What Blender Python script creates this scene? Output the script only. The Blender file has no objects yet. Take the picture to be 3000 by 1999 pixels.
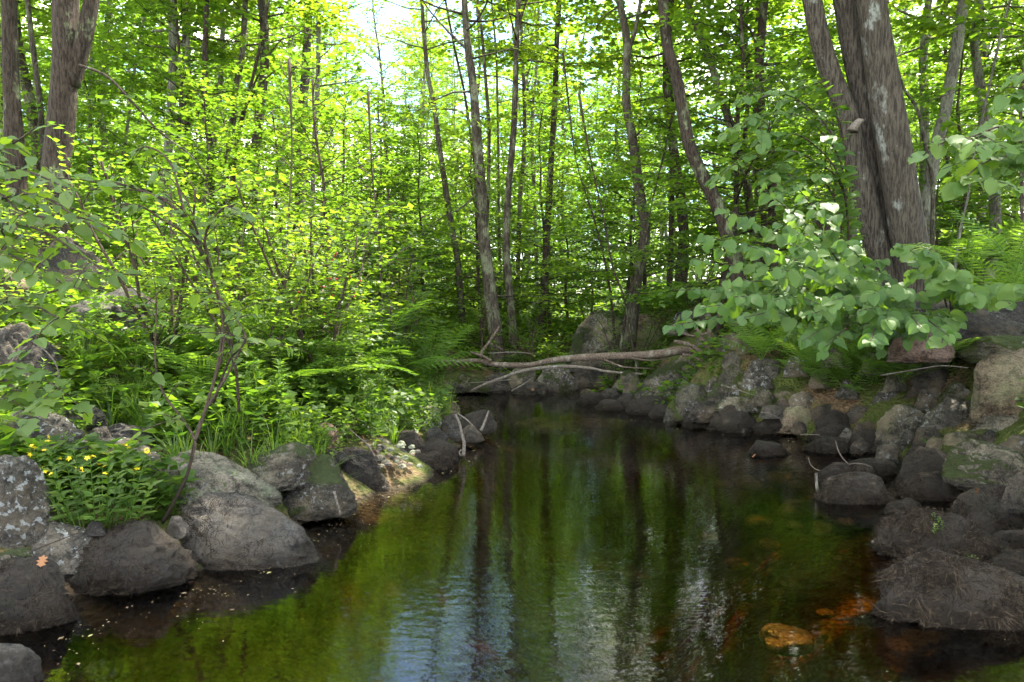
import bpy, bmesh, math, random
import numpy as np
from mathutils import noise, Vector

SC = bpy.context.scene
COL = SC.collection
R = math.radians
rng = np.random.default_rng(7)
random.seed(7)

# ------------------------------------------------------------------ camera
H = 1.5                       # eye height over the water
PITCH = math.atan((999.5 - 890) / 2000)
cam_d = bpy.data.cameras.new('camera')
cam = bpy.data.objects.new('camera', cam_d)
COL.objects.link(cam)
cam.location = (0, 0, H)
cam.rotation_euler = (R(90) - PITCH, 0, 0)
cam_d.sensor_width = 36
cam_d.lens = 24
cam_d.clip_start = 0.05
cam_d.clip_end = 2000
SC.camera = cam

# ------------------------------------------------------------------ sun and sky
SUNV = Vector((0.36, 0.34, 0.87)).normalized()      # towards the sun
SUN_EL = math.asin(SUNV.z)
SUN_AZ = math.atan2(SUNV.x, SUNV.y)
sl = bpy.data.lights.new('sun', 'SUN')
sl.energy = 3.1
sl.angle = R(0.53)
sl.color = (1.0, 0.93, 0.78)
so = bpy.data.objects.new('sun', sl)
so.rotation_euler = (-SUNV).to_track_quat('-Z', 'Y').to_euler()
COL.objects.link(so)

world = bpy.data.worlds.new('World')
SC.world = world
world.use_nodes = True
wt = world.node_tree
for n in list(wt.nodes):
    wt.nodes.remove(n)
W = lambda t: wt.nodes.new(t)
out = W('ShaderNodeOutputWorld'); bg = W('ShaderNodeBackground'); sky = W('ShaderNodeTexSky')
sky.sky_type = 'NISHITA'; sky.sun_disc = False
sky.sun_elevation = SUN_EL; sky.sun_rotation = SUN_AZ
sky.air_density = 1.0; sky.dust_density = 0.6; sky.ozone_density = 2.5
bg.inputs['Strength'].default_value = 0.10
tc = W('ShaderNodeTexCoord'); mp = W('ShaderNodeMapping'); nz = W('ShaderNodeTexNoise'); rp = W('ShaderNodeValToRGB'); mx = W('ShaderNodeMix')
mx.data_type = 'RGBA'
mp.inputs['Scale'].default_value = (2.2, 2.2, 5.0)
mp.inputs['Location'].default_value = (0.35, 0.1, 0.2)
nz.inputs['Scale'].default_value = 1.3; nz.inputs['Detail'].default_value = 7; nz.inputs['Roughness'].default_value = 0.55
rp.color_ramp.elements[0].position = 0.47; rp.color_ramp.elements[1].position = 0.57
wt.links.new(tc.outputs['Generated'], mp.inputs['Vector']); wt.links.new(mp.outputs['Vector'], nz.inputs['Vector'])
wt.links.new(nz.outputs['Fac'], rp.inputs['Fac']); wt.links.new(rp.outputs['Color'], mx.inputs['Factor'])
wt.links.new(sky.outputs['Color'], mx.inputs[6]); mx.inputs[7].default_value = (11.5, 11.2, 10.6, 1)
wt.links.new(mx.outputs[2], bg.inputs['Color']); wt.links.new(bg.outputs[0], out.inputs['Surface'])

SC.view_settings.view_transform = 'Standard'
SC.view_settings.look = 'None'
SC.view_settings.gamma = 1
SC.view_settings.use_curve_mapping = False
SC.view_settings.exposure = 3.18
cy = SC.cycles
cy.max_bounces = 8; cy.diffuse_bounces = 4; cy.glossy_bounces = 3; cy.transmission_bounces = 6
cy.transparent_max_bounces = 12; cy.volume_bounces = 0
cy.sample_clamp_indirect = 8.0
cy.use_denoising = True

# ------------------------------------------------------------------ helpers
CP, SP = math.cos(PITCH), math.sin(PITCH)
def P(px, py, d):
    """the point seen at (px, py) of the 3000 x 1999 photograph, d metres ahead"""
    u = (px - 1500) / 2000; v = (999.5 - py) / 2000
    y = CP + v * SP; z = -SP + v * CP
    s = d / y
    return np.array([u * s, d, H + z * s])
def G(px, py, z=0.0):
    """the point seen at (px, py) on the level z"""
    v = (999.5 - py) / 2000
    d = (z - H) * (CP + v * SP) / (-SP + v * CP)
    return P(px, py, d)
def M(w, d):            # pixels of the photograph at d metres -> metres
    return w * d / 2000

def tag(o, label=None, cat=None, group=None, kind=None):
    if label: o['label'] = label
    if cat: o['category'] = cat
    if group: o['group'] = group
    if kind: o['kind'] = kind
    return o
def link(name, data, parent=None, mat=None):
    o = bpy.data.objects.new(name, data)
    COL.objects.link(o)
    if parent is not None: o.parent = parent
    if mat is not None and data is not None and not data.materials: data.materials.append(mat)
    return o
def empty(name, loc=(0, 0, 0), rz=0.0):
    o = bpy.data.objects.new(name, None)
    o.empty_display_size = 0.1
    o.location = loc; o.rotation_euler = (0, 0, rz)
    COL.objects.link(o)
    return o
def copy_tree(o, loc, rz=0, s=1.0, label=None, group=None, tilt=(0, 0)):
    r = o.copy(); COL.objects.link(r)
    r.location = loc; r.rotation_euler = (tilt[0], tilt[1], rz); r.scale = (s, s, s) if np.isscalar(s) else s
    if label: r['label'] = label
    if group: r['group'] = group
    for ch in kids[o.name]:
        c = ch.copy(); COL.objects.link(c); c.parent = r
    return r
kids = {}

class MB:
    """collects vertices and faces, links them as one mesh"""
    def __init__(s): s.v = []; s.q = []; s.t = []; s.tone = []; s.n = 0
    def add(s, v, q=None, t=None, tone=0.5):
        v = np.asarray(v, float).reshape(-1, 3)
        if q is not None and len(q): s.q.append(np.asarray(q, int).reshape(-1, 4) + s.n)
        if t is not None and len(t): s.t.append(np.asarray(t, int).reshape(-1, 3) + s.n)
        s.v.append(v)
        s.tone.append(np.full(len(v), tone) if np.isscalar(tone) else np.asarray(tone, float))
        s.n += len(v)
    def tube(s, pts, rad, n=6, tone=0.5, wob=0.0):
        pts = np.asarray(pts, float); k = len(pts)
        rad = np.full(k, rad) if np.isscalar(rad) else np.asarray(rad, float)
        T = np.gradient(pts, axis=0); T /= (np.linalg.norm(T, axis=1)[:, None] + 1e-9)
        ref = np.array([0.0, 0, 1]) if abs(T[:, 2]).mean() < 0.8 else np.array([1.0, 0, 0])
        A = np.cross(T, ref); A /= (np.linalg.norm(A, axis=1)[:, None] + 1e-9)
        B = np.cross(T, A)
        th = np.arange(n) * 2 * math.pi / n
        rr = rad[:, None] * (1 + (wob * rng.normal(size=(k, n)) if wob else 0))
        V = pts[:, None, :] + rr[..., None] * (np.cos(th)[None, :, None] * A[:, None, :] + np.sin(th)[None, :, None] * B[:, None, :])
        V = V.reshape(-1, 3)
        i = np.arange(k - 1)[:, None] * n; j = np.arange(n)[None, :]; j2 = (j + 1) % n
        Q = np.stack([i + j, i + j2, i + n + j2, i + n + j], -1).reshape(-1, 4)
        V = np.vstack([V, pts[0], pts[-1]])
        c0, c1 = k * n, k * n + 1
        e = (k - 1) * n
        T1 = [(c0, (a + 1) % n, a) for a in range(n)] + [(c1, e + a, e + (a + 1) % n) for a in range(n)]
        s.add(V, Q, T1, tone)
    def mesh(s, name, mat=None, smooth=True):
        me = bpy.data.meshes.new(name)
        V = np.vstack(s.v)
        Q = np.vstack(s.q) if s.q else np.zeros((0, 4), int)
        T = np.vstack(s.t) if s.t else np.zeros((0, 3), int)
        me.vertices.add(len(V)); me.vertices.foreach_set('co', V.astype(np.float32).ravel())
        nl = len(Q) * 4 + len(T) * 3
        me.loops.add(nl); me.loops.foreach_set('vertex_index', np.concatenate([Q.ravel(), T.ravel()]).astype(np.int32))
        me.polygons.add(len(Q) + len(T))
        st = np.concatenate([np.arange(len(Q)) * 4, len(Q) * 4 + np.arange(len(T)) * 3]).astype(np.int32)
        me.polygons.foreach_set('loop_start', st)
        me.polygons.foreach_set('loop_total', np.concatenate([np.full(len(Q), 4), np.full(len(T), 3)]).astype(np.int32))
        me.polygons.foreach_set('use_smooth', np.full(len(Q) + len(T), smooth))
        at = me.attributes.new('tone', 'FLOAT', 'POINT')
        at.data.foreach_set('value', np.concatenate(s.tone).astype(np.float32))
        me.update(calc_edges=True)
        if mat: me.materials.append(mat)
        return me
    def build(s, name, mat, parent=None, smooth=True):
        return link(name, s.mesh(name, mat, smooth), parent)

# leaf templates: the leaf lies along +Y, its upper side is +Z, length 1
def ovate(w=0.8, n=5, tip=0.0, heart=0.0, cup=0.10, droop=0.15):
    ts = np.linspace(0, 1, n + 1)
    V = [(0, 0, 0)]; L = []; Rr = []; C = []
    V = []
    for t in ts:
        c = (0, t, -droop * t * t); V.append(c)
    k = len(ts)
    prof = lambda t: w / 2 * (math.sin(math.pi * min(1, t ** 0.72)) ** (0.75 + tip))
    ed = []
    for t in ts[1:-1]:
        p = prof(t)
        ed.append((p, t - heart * (1 - t) * 0.35))
    for x, t in ed: V.append((x, t, cup * x * 2 - droop * t * t))
    for x, t in ed: V.append((-x, t, cup * x * 2 - droop * t * t))
    m = len(ed); F = []
    r0, l0 = k, k + m
    F.append((0, r0, 1)); F.append((0, 1, l0))
    Q = []
    for i in range(m - 1):
        Q.append((1 + i, r0 + i, r0 + i + 1, 2 + i)); Q.append((1 + i, 2 + i, l0 + i + 1, l0 + i))
    F.append((m, r0 + m - 1, m + 1)); F.append((m, m + 1, l0 + m - 1))
    return np.array(V, float), np.array(Q, int).reshape(-1, 4), np.array(F, int)
KITE = (np.array([(0, 0, 0), (.5, .45, .07), (0, 1, -.1), (-.5, .45, .07)], float), np.zeros((0, 4), int), np.array([(0, 1, 2), (0, 2, 3)]))
LANCE = ovate(0.26, 4, 0.2, 0, 0.1, 0.3)
_mp = [(0, 0), (.28, .02), (.52, .22), (.36, .40), (.56, .62), (.26, .66), (0, 1.0), (-.26, .66), (-.56, .62), (-.36, .40), (-.52, .22), (-.28, .02)]
MAPLE = (np.array([(0, .38, .0)] + [(x, y, .1 * abs(x) - .1 * y * y) for x, y in _mp], float), np.zeros((0, 4), int),
         np.array([(0, 1 + i, 1 + (i + 1) % 12) for i in range(12)]))

def frames(dirv, up, jit):
    """rotation matrices whose Y axis is dirv and Z near up"""
    n = len(dirv)
    Y = dirv + jit * rng.normal(size=(n, 3)) * 0.5
    Y /= np.linalg.norm(Y, axis=1)[:, None] + 1e-9
    Z = up + jit * rng.normal(size=(n, 3))
    X = np.cross(Y, Z); X /= np.linalg.norm(X, axis=1)[:, None] + 1e-9
    Z = np.cross(X, Y)
    return np.stack([X, Y, Z], -1)          # columns
def scatter(mb, tpl, pos, rot, size, tone):
    V, Q, T = tpl
    n = len(pos)
    if n == 0: return
    size = np.broadcast_to(size, (n,))
    W_ = np.einsum('nij,kj->nki', rot, V) * size[:, None, None] + pos[:, None, :]
    k = len(V); off = (np.arange(n) * k)[:, None, None]
    q = (Q[None] + off).reshape(-1, 4) if len(Q) else None
    t = (T[None] + off).reshape(-1, 3) if len(T) else None
    mb.add(W_.reshape(-1, 3), q, t, np.repeat(np.broadcast_to(tone, (n,)), k))

def vnoise(x, y, s, seed=0):
    """value noise over arrays"""
    x = np.asarray(x) / s + 100.3 * seed; y = np.asarray(y) / s - 57.1 * seed
    xi = np.floor(x).astype(int); yi = np.floor(y).astype(int); fx = x - xi; fy = y - yi
    fx = fx * fx * (3 - 2 * fx); fy = fy * fy * (3 - 2 * fy)
    def h(a, b):
        n = (a * 374761393 + b * 668265263 + seed * 1274126177) & 0x7fffffff
        n = ((n ^ (n >> 13)) * 1274126177) & 0x7fffffff
        return ((n ^ (n >> 16)) & 0xffff) / 65535.0
    return (h(xi, yi) * (1 - fx) + h(xi + 1, yi) * fx) * (1 - fy) + (h(xi, yi + 1) * (1 - fx) + h(xi + 1, yi + 1) * fx) * fy - 0.5

# ------------------------------------------------------------------ materials
class NT:
    def __init__(s, name):
        s.m = bpy.data.materials.new(name); s.m.use_nodes = True; s.t = s.m.node_tree
        for n in list(s.t.nodes): s.t.nodes.remove(n)
        s.o = s.n('ShaderNodeOutputMaterial')
    def n(s, t, **k):
        x = s.t.nodes.new(t)
        for a, b in k.items(): setattr(x, a, b)
        return x
    def l(s, a, b): s.t.links.new(a, b)
    def tex(s, scale, coord='Object', detail=4, rough=0.55, stretch=None, dist=0.0):
        c = s.n('ShaderNodeTexCoord') if coord != 'World' else s.n('ShaderNodeNewGeometry')
        v = c.outputs[coord] if coord != 'World' else c.outputs['Position']
        if stretch:
            m = s.n('ShaderNodeMapping'); m.inputs['Scale'].default_value = stretch; s.l(v, m.inputs['Vector']); v = m.outputs[0]
        t = s.n('ShaderNodeTexNoise'); t.inputs['Scale'].default_value = scale; t.inputs['Detail'].default_value = detail
        t.inputs['Roughness'].default_value = rough; t.inputs['Distortion'].default_value = dist
        s.l(v, t.inputs['Vector']); return t.outputs['Fac']
    def ramp(s, f, stops, interp='LINEAR'):
        r = s.n('ShaderNodeValToRGB'); r.color_ramp.interpolation = interp
        e = r.color_ramp.elements
        while len(e) < len(stops): e.new(0.5)
        for i, (p, c) in enumerate(stops):
            e[i].position = p; e[i].color = (c, c, c, 1) if np.isscalar(c) else (*c, 1)
        s.l(f, r.inputs['Fac']); return r.outputs['Color']
    def mix(s, f, a, b, mode='MIX'):
        m = s.n('ShaderNodeMix', data_type='RGBA', blend_type=mode)
        for i, v in ((0, f), (6, a), (7, b)):
            if isinstance(v, (int, float)): m.inputs[i].default_value = v if i == 0 else (v, v, v, 1)
            elif isinstance(v, tuple): m.inputs[i].default_value = (*v, 1)
            else: s.l(v, m.inputs[i])
        return m.outputs[2]
    def math(s, op, a, b=0.0, clamp=False):
        m = s.n('ShaderNodeMath', operation=op, use_clamp=clamp)
        for i, v in ((0, a), (1, b)):
            if isinstance(v, (int, float)): m.inputs[i].default_value = v
            else: s.l(v, m.inputs[i])
        return m.outputs[0]
    def bump(s, h, strength=0.5, dist=0.02):
        b = s.n('ShaderNodeBump'); b.inputs['Strength'].default_value = strength; b.inputs['Distance'].default_value = dist
        s.l(h, b.inputs['Height']); return b.outputs[0]
    def pbr(s, col, rough=0.7, nrm=None, spec=0.4, coat=None):
        p = s.n('ShaderNodeBsdfPrincipled')
        for k, v in (('Base Color', col), ('Roughness', rough), ('Specular IOR Level', spec)):
            if isinstance(v, (int, float)): p.inputs[k].default_value = v
            elif isinstance(v, tuple): p.inputs[k].default_value = (*v, 1)
            else: s.l(v, p.inputs[k])
        if nrm is not None: s.l(nrm, p.inputs['Normal'])
        return p
    def done(s, sh): s.l(sh, s.o.inputs['Surface']); return s.m

def leaf_mat(name, dark, mid, light, trans, tf=0.45, rough=0.45, spec=0.35, world=9.0):
    m = NT(name)
    a = m.n('ShaderNodeAttribute', attribute_name='tone').outputs['Fac']
    w = m.tex(1 / world, 'World', 2)
    oi = m.n('ShaderNodeObjectInfo').outputs['Random']
    f = m.math('ADD', m.math('MULTIPLY', a, 0.6), m.math('ADD', m.math('MULTIPLY', m.math('SUBTRACT', w, 0.5), 0.9), m.math('MULTIPLY', oi, 0.4)), True)
    c = m.ramp(f, [(0.05, dark), (0.5, mid), (0.95, light)])
    # the fine vein relief and the paler underside
    g = m.n('ShaderNodeNewGeometry').outputs['Backfacing']
    c2 = m.mix(m.math('MULTIPLY', g, 0.35), c, (0.11, 0.15, 0.075))
    p = m.pbr(c2, rough, None, spec)
    t = m.n('ShaderNodeBsdfTranslucent'); m.l(m.mix(1.0, c, trans, 'MULTIPLY'), t.inputs['Color'])
    s = m.n('ShaderNodeMixShader'); s.inputs[0].default_value = tf
    m.l(p.outputs[0], s.inputs[1]); m.l(t.outputs[0], s.inputs[2])
    return m.done(s.outputs[0])

# foliage: the multiplier on the translucent part is the leaf's own yellow-green transmission
L_MAPLE = leaf_mat('maple_leaf', (0.030, 0.066, 0.009), (0.060, 0.110, 0.013), (0.095, 0.132, 0.016), (3.2, 3.2, 1.0), 0.52)
L_UNDER = leaf_mat('understory_leaf', (0.027, 0.062, 0.010), (0.054, 0.104, 0.015), (0.088, 0.130, 0.018), (3.2, 3.2, 1.0), 0.52)
L_BROAD = leaf_mat('broad_shrub_leaf', (0.036, 0.080, 0.020), (0.062, 0.116, 0.030), (0.10, 0.155, 0.038), (3.2, 3.2, 0.6), 0.38, 0.5, 0.25, 3)
L_SHRUB = leaf_mat('shrub_leaf', (0.034, 0.070, 0.014), (0.066, 0.115, 0.020), (0.11, 0.155, 0.028), (3.4, 3.3, 0.8), 0.48, 0.45, 0.45, 3)
L_FERN = leaf_mat('fern_leaf', (0.055, 0.115, 0.016), (0.085, 0.160, 0.022), (0.125, 0.190, 0.030), (3.0, 2.9, 1.0), 0.42, 0.55, 0.25, 4)
L_GRASS = leaf_mat('grass_blade', (0.045, 0.095, 0.016), (0.075, 0.140, 0.020), (0.12, 0.170, 0.030), (2.9, 2.8, 1.0), 0.4, 0.5, 0.3, 3)

def bark_mat(name, a, b, lich, lamount=0.5, lscale=5.0, zs=0.18, paint=None):
    m = NT(name)
    g = m.tex(48, 'Object', 6, 0.7, (1, 1, zs))
    g2 = m.tex(5.0, 'Object', 4, 0.6, (1, 1, 0.4))
    c = m.mix(m.ramp(g, [(0.42, 0.0), (0.56, 1.0)]), a, b)
    c = m.mix(m.math('MULTIPLY', g2, 0.6), c, tuple(x * 0.45 for x in a))
    l = m.ramp(m.tex(lscale, 'Object', 5, 0.62, (1, 1, 0.55)), [(1.0 - lamount - 0.02, 0.0), (1.0 - lamount + 0.05, 1.0)])
    l = m.math('MULTIPLY', l, m.ramp(m.tex(38, 'Object', 5, 0.75, (1, 1, 0.35)), [(0.40, 0.1), (0.54, 1.0)]))
    c = m.mix(m.math('MULTIPLY', l, 0.8), c, lich)
    oi = m.n('ShaderNodeObjectInfo').outputs['Random']
    c = m.mix(m.math('MULTIPLY', oi, 0.35), c, tuple(x * 0.5 for x in b))
    h = m.math('ADD', g, m.math('MULTIPLY', m.tex(60, 'Object', 4, 0.7, (1, 1, 0.3)), 0.4))
    return m.done(m.pbr(c, 0.85, m.bump(h, 1.0, 0.035), 0.2).outputs[0])
BARK = bark_mat('grey_brown_bark', (0.026, 0.020, 0.014), (0.115, 0.094, 0.070), (0.20, 0.22, 0.13), 0.47)
BARK_DARK = bark_mat('dark_bark', (0.020, 0.014, 0.010), (0.085, 0.064, 0.047), (0.22, 0.26, 0.14), 0.42, 4.5)
BARK_PALE = bark_mat('pale_bark', (0.075, 0.068, 0.055), (0.24, 0.22, 0.185), (0.28, 0.29, 0.22), 0.5)
BARK_BIG = bark_mat('shaggy_furrowed_bark', (0.024, 0.019, 0.014), (0.125, 0.106, 0.082), (0.34, 0.37, 0.33), 0.385, 3.0, 0.12)
TWIG = bark_mat('twig_bark', (0.05, 0.035, 0.025), (0.13, 0.095, 0.07), (0.2, 0.2, 0.15), 0.3, 9)
DEAD = bark_mat('bleached_deadwood', (0.16, 0.13, 0.10), (0.36, 0.31, 0.26), (0.42, 0.40, 0.34), 0.4, 8, 1.0)
LOGM = bark_mat('old_log_bark', (0.085, 0.06, 0.042), (0.25, 0.19, 0.145), (0.34, 0.31, 0.25), 0.42, 6, 1.0)

def rock_mat(name, a, b, lich=0.3, lcol=(0.42, 0.44, 0.43), moss=0.0, mosscol=(0.055, 0.075, 0.012), dirt=0.3, hair=0.0, sc=1.0):
    m = NT(name)
    f = m.tex(3.0 * sc, 'World', 8, 0.6, None, 0.4)
    c = m.mix(m.ramp(f, [(0.38, 0.0), (0.62, 1.0)]), a, b)
    fine = m.tex(70 * sc, 'World', 4, 0.75)
    c = m.mix(m.ramp(fine, [(0.32, 0.85), (0.5, 0.0)]), c, tuple(x * 0.25 for x in a))
    c = m.mix(m.ramp(m.tex(15 * sc, 'World', 6, 0.7, None, 0.6), [(0.38, 0.85), (0.50, 0.0)]), c, tuple(x * 0.3 for x in a))
    c = m.mix(m.ramp(fine, [(0.55, 0.0), (0.75, 0.5)]), c, tuple(min(.6, x * 1.8) for x in b))
    # veins and dark streaks running over the stone
    st = m.ramp(m.tex(5.0 * sc, 'World', 6, 0.7, (1, 1, 2.6), 1.2), [(0.36, 1.0), (0.50, 0.0)])
    c = m.mix(m.math('MULTIPLY', st, min(.95, dirt + 0.35)), c, tuple(x * 0.22 for x in a))
    big = m.tex(0.9, 'World', 4, 0.55)
    c = m.mix(m.ramp(big, [(0.40, 0.45), (0.52, 0.0)]), c, tuple(x * 0.45 for x in a))
    c = m.mix(m.ramp(m.tex(1.7, 'World', 5, 0.6), [(0.50, 0.0), (0.64, 0.5)]), c, (min(.4, b[0] * 1.5), b[1] * 1.35, b[2] * 1.1))
    # lichen: crisp pale spots in drifts
    l1 = m.ramp(m.tex(24 * sc, 'World', 6, 0.62), [(0.56, 0.0), (0.60, 1.0)])
    l2 = m.ramp(m.tex(3.2 * sc, 'World', 3, 0.5), [(0.62 - 0.3 * lich, 0.0), (0.72 - 0.3 * lich, 1.0)])
    c = m.mix(m.math('MULTIPLY', m.math('MULTIPLY', l1, l2), min(.9, lich * 1.05)), c, lcol)
    geo = m.n('ShaderNodeNewGeometry')
    sp = m.n('ShaderNodeSeparateXYZ'); m.l(geo.outputs['Normal'], sp.inputs[0])
    pz = m.n('ShaderNodeSeparateXYZ'); m.l(geo.outputs['Position'], pz.inputs[0])
    h = m.math('ADD', fine, m.math('MULTIPLY', m.tex(16 * sc, 'World', 6, 0.7), 2.0))
    if moss > 0:
        mm = m.math('ADD', m.math('MULTIPLY', m.math('ADD', sp.outputs[2], 0.15), moss), m.math('MULTIPLY', m.math('SUBTRACT', m.tex(3.5, 'World', 6, 0.65), 0.5), 2.6))
        mm = m.ramp(mm, [(0.42, 0.0), (0.60, 1.0)])
        mc = m.mix(m.tex(40, 'World', 4, 0.7), tuple(x * 0.35 for x in mosscol), tuple(x * 1.9 for x in mosscol))
        c = m.mix(mm, c, mc)
        h = m.math('ADD', h, m.math('MULTIPLY', m.math('MULTIPLY', mm, m.tex(120, 'World', 3, 0.8)), 2.5))
    if hair > 0:
        hm = m.ramp(m.tex(14, 'World', 5, 0.7, None, 3.0), [(0.35, 0.0), (0.6, 1.0)])
        hc = m.mix(m.tex(110, 'World', 3, 0.8, (1, 1, 0.4)), (0.015, 0.012, 0.010), (0.13, 0.105, 0.08))
        c = m.mix(m.math('MULTIPLY', hm, hair), c, hc)
        h = m.math('ADD', h, m.math('MULTIPLY', m.tex(60, 'World', 4, 0.8, None, 4.0), 2.0))
    # soaked band at the waterline, widened upward to paint in shade low on the stones
    wet = m.ramp(m.math('ADD', pz.outputs[2], m.math('MULTIPLY', m.tex(9, 'World', 3), 0.12)), [(0.09, 1.0), (0.20, 0.0)])
    c = m.mix(m.math('MULTIPLY', wet, 0.55), c, (0.022, 0.016, 0.012))
    ro = m.mix(wet, 0.82, 0.25)
    return m.done(m.pbr(c, ro, m.bump(h, 1.0, 0.045), 0.35).outputs[0])
RM = dict(
    lichen=rock_mat('lichened_grey_rock', (0.052, 0.046, 0.039), (0.212, 0.187, 0.151), 0.75, moss=0.12),
    pale=rock_mat('pale_granite', (0.129, 0.109, 0.080), (0.413, 0.355, 0.271), 0.35, (0.50, 0.50, 0.46), dirt=0.25),
    tan=rock_mat('tan_granite', (0.143, 0.104, 0.065), (0.400, 0.300, 0.204), 0.25),
    grey=rock_mat('smooth_grey_rock', (0.061, 0.055, 0.048), (0.251, 0.227, 0.199), 0.25, dirt=0.5, hair=0.35),
    hairy=rock_mat('algae_matted_rock', (0.030, 0.025, 0.020), (0.095, 0.076, 0.058), 0.1, hair=0.8, moss=0.05, mosscol=(0.035, 0.04, 0.01)),
    dark=rock_mat('dark_stained_rock', (0.032, 0.027, 0.022), (0.154, 0.128, 0.099), 0.25, dirt=0.6, moss=0.2, mosscol=(0.04, 0.05, 0.012)),
    mossy=rock_mat('mossy_rock', (0.066, 0.056, 0.041), (0.278, 0.242, 0.176), 0.5, moss=0.62, mosscol=(0.05, 0.068, 0.012)),
    green=rock_mat('moss_covered_rock', (0.072, 0.066, 0.045), (0.250, 0.227, 0.160), 0.35, moss=0.95, mosscol=(0.065, 0.088, 0.010)),
    pink=rock_mat('pinkish_granite', (0.165, 0.101, 0.075), (0.399, 0.263, 0.200), 0.2),
    bed=rock_mat('submerged_stone', (0.30, 0.20, 0.11), (0.52, 0.38, 0.24), 0.0, dirt=0.2),
)
# ------------------------------------------------------------------ shoreline and terrain
left_px = [(0, 1935), (250, 1800), (550, 1725), (700, 1690), (915, 1560), (1000, 1500), (1130, 1425), (1330, 1365), (1350, 1320), (1440, 1258), (1330, 1185), (1290, 1150)]
right_px = [(1680, 1146), (1780, 1210), (1980, 1250), (2200, 1262), (2380, 1285), (2600, 1325), (2740, 1420), (2760, 1500), (2860, 1600), (2990, 1700), (3150, 1800), (3300, 1850)]
shore = [(-2.6, -14), (-2.3, -4), (-2.3, 1.0)] + [tuple(G(*p)[:2]) for p in left_px] + [tuple(G(*p)[:2]) for p in right_px] + [(2.9, 1.0), (3.1, -4), (3.0, -14)]
SH = np.array(shore)
def sdist(x, y):
    """distance to the shore, positive on land"""
    x = np.asarray(x, float); y = np.asarray(y, float)
    d = np.full(x.shape, 1e9); ins = np.zeros(x.shape, bool)
    n = len(SH)
    for i in range(n):
        ax, ay = SH[i]; bx, by = SH[(i + 1) % n]
        ex, ey = bx - ax, by - ay
        t = np.clip(((x - ax) * ex + (y - ay) * ey) / (ex * ex + ey * ey), 0, 1)
        d = np.minimum(d, np.hypot(x - ax - t * ex, y - ay - t * ey))
        c = (ay > y) != (by > y)
        ins ^= c & (x < ex * (y - ay) / (ey + 1e-12) + ax)
    return np.where(ins, -d, d)
def sm(t): t = np.clip(t, 0, 1); return t * t * (3 - 2 * t)
RB = []      # (x, y, z) the level on which each rock rests
def Hbase(x, y):
    d = sdist(x, y)
    side = sm((x - 0.4) / 1.6 + 0.5)
    far = sm((y - 10.0) / 2.5) * (1 - sm((x - 2.2) / 1.5))
    amp = (0.62 * (1 - side) + 1.45 * side) * (1 - far) + 0.75 * far
    wid = (1.5 * (1 - side) + 1.4 * side) * (1 - far) + 2.2 * far
    land = amp * sm((d + 0.15) / wid) + 0.055 * np.clip(d - 1.5, 0, 14) ** 0.9
    land += (vnoise(x, y, 1.7, 1) * 0.22 + vnoise(x, y, 0.6, 2) * 0.09) * sm(d / 0.8) + vnoise(x, y, 9, 3) * 0.9 * sm((d - 3) / 10)
    land += 2.0 * sm((np.hypot(x, y) - 45) / 120) + 0.05 - 0.20 * np.exp(-np.clip(d, 0, 9) / 0.22) - 0.35 * side * sm((d - 2.5) / 5)
    shallow = np.exp(-(((x - 2.0) / 0.9) ** 2 + ((y - 5.0) / 1.5) ** 2)) + np.exp(-(((x - 0.7) / 1.0) ** 2 + ((y - 8.5) / 0.7) ** 2))
    dep = np.minimum(1.1, 0.6 * -d) * (1 - 0.45 * np.clip(shallow, 0, 1)) + 0.02
    dep += vnoise(x, y, 0.35, 5) * 0.05
    return np.where(d > 0, land, -dep - 0.12)
def Hf(x, y):
    x = np.atleast_1d(np.asarray(x, float)); y = np.atleast_1d(np.asarray(y, float))
    h = Hbase(x, y)
    if len(RB):
        A = np.array(RB); num = np.zeros_like(h); den = np.full(h.shape, 0.35)
        near = (x > -7) & (x < 9) & (y > 1) & (y < 17)
        xs, ys = x[near], y[near]; n_ = np.zeros_like(xs); d_ = np.full(xs.shape, 0.10)
        for (ax, ay, res, sg) in A:
            w = np.exp(-((xs - ax) ** 2 + (ys - ay) ** 2) / (2 * sg * sg))
            n_ += w * res; d_ += w
        h[near] += n_ / d_
    return h
def H1(x, y): return float(Hf([x], [y])[0])

# ------------------------------------------------------------------ rocks
_ico = {}
def ico(s):
    if s not in _ico:
        bm = bmesh.new(); bmesh.ops.create_icosphere(bm, subdivisions=s, radius=1)
        v = np.array([x.co[:] for x in bm.verts]); f = np.array([[q.index for q in p.verts] for p in bm.faces]); bm.free()
        _ico[s] = (v, f)
    return _ico[s]
def rock_shape(sub, seed, block=0.85, cuts=5, rough=0.10, cutd=0.72):
    v, f = ico(sub); v = v.copy()
    r = np.random.default_rng(seed)
    v = np.sign(v) * np.abs(v) ** block
    a = r.uniform(0, 6.28); c, s = math.cos(a), math.sin(a)
    for _ in range(cuts):
        n = r.normal(size=3); n[2] = abs(n[2]) * 0.8 + 0.05; n /= np.linalg.norm(n); o = r.uniform(cutd, 0.98)
        e = v @ n - o
        v -= np.clip(e, 0, None)[:, None] * n * 0.93
    off = Vector(r.uniform(-50, 50, 3))
    nv = np.array([(noise.noise(Vector(p) * 1.3 + off), noise.noise(Vector(p) * 3.4 + off), noise.noise(Vector(p) * 9.0 + off)) for p in v])
    nr = v / (np.linalg.norm(v, axis=1)[:, None] + 1e-9)
    disp = rough * (nv[:, 0] * 1.5 + (0.25 - np.abs(nv[:, 1])) * 1.1 + nv[:, 2] * 0.30)
    if sub >= 5:
        n4 = np.array([noise.noise(Vector(p) * 24.0 + off) for p in v]); disp += rough * 0.10 * n4
    v += nr * disp[:, None]
    v = v @ np.array([[c, s, 0], [-s, c, 0], [0, 0, 1]])
    return v, f
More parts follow.
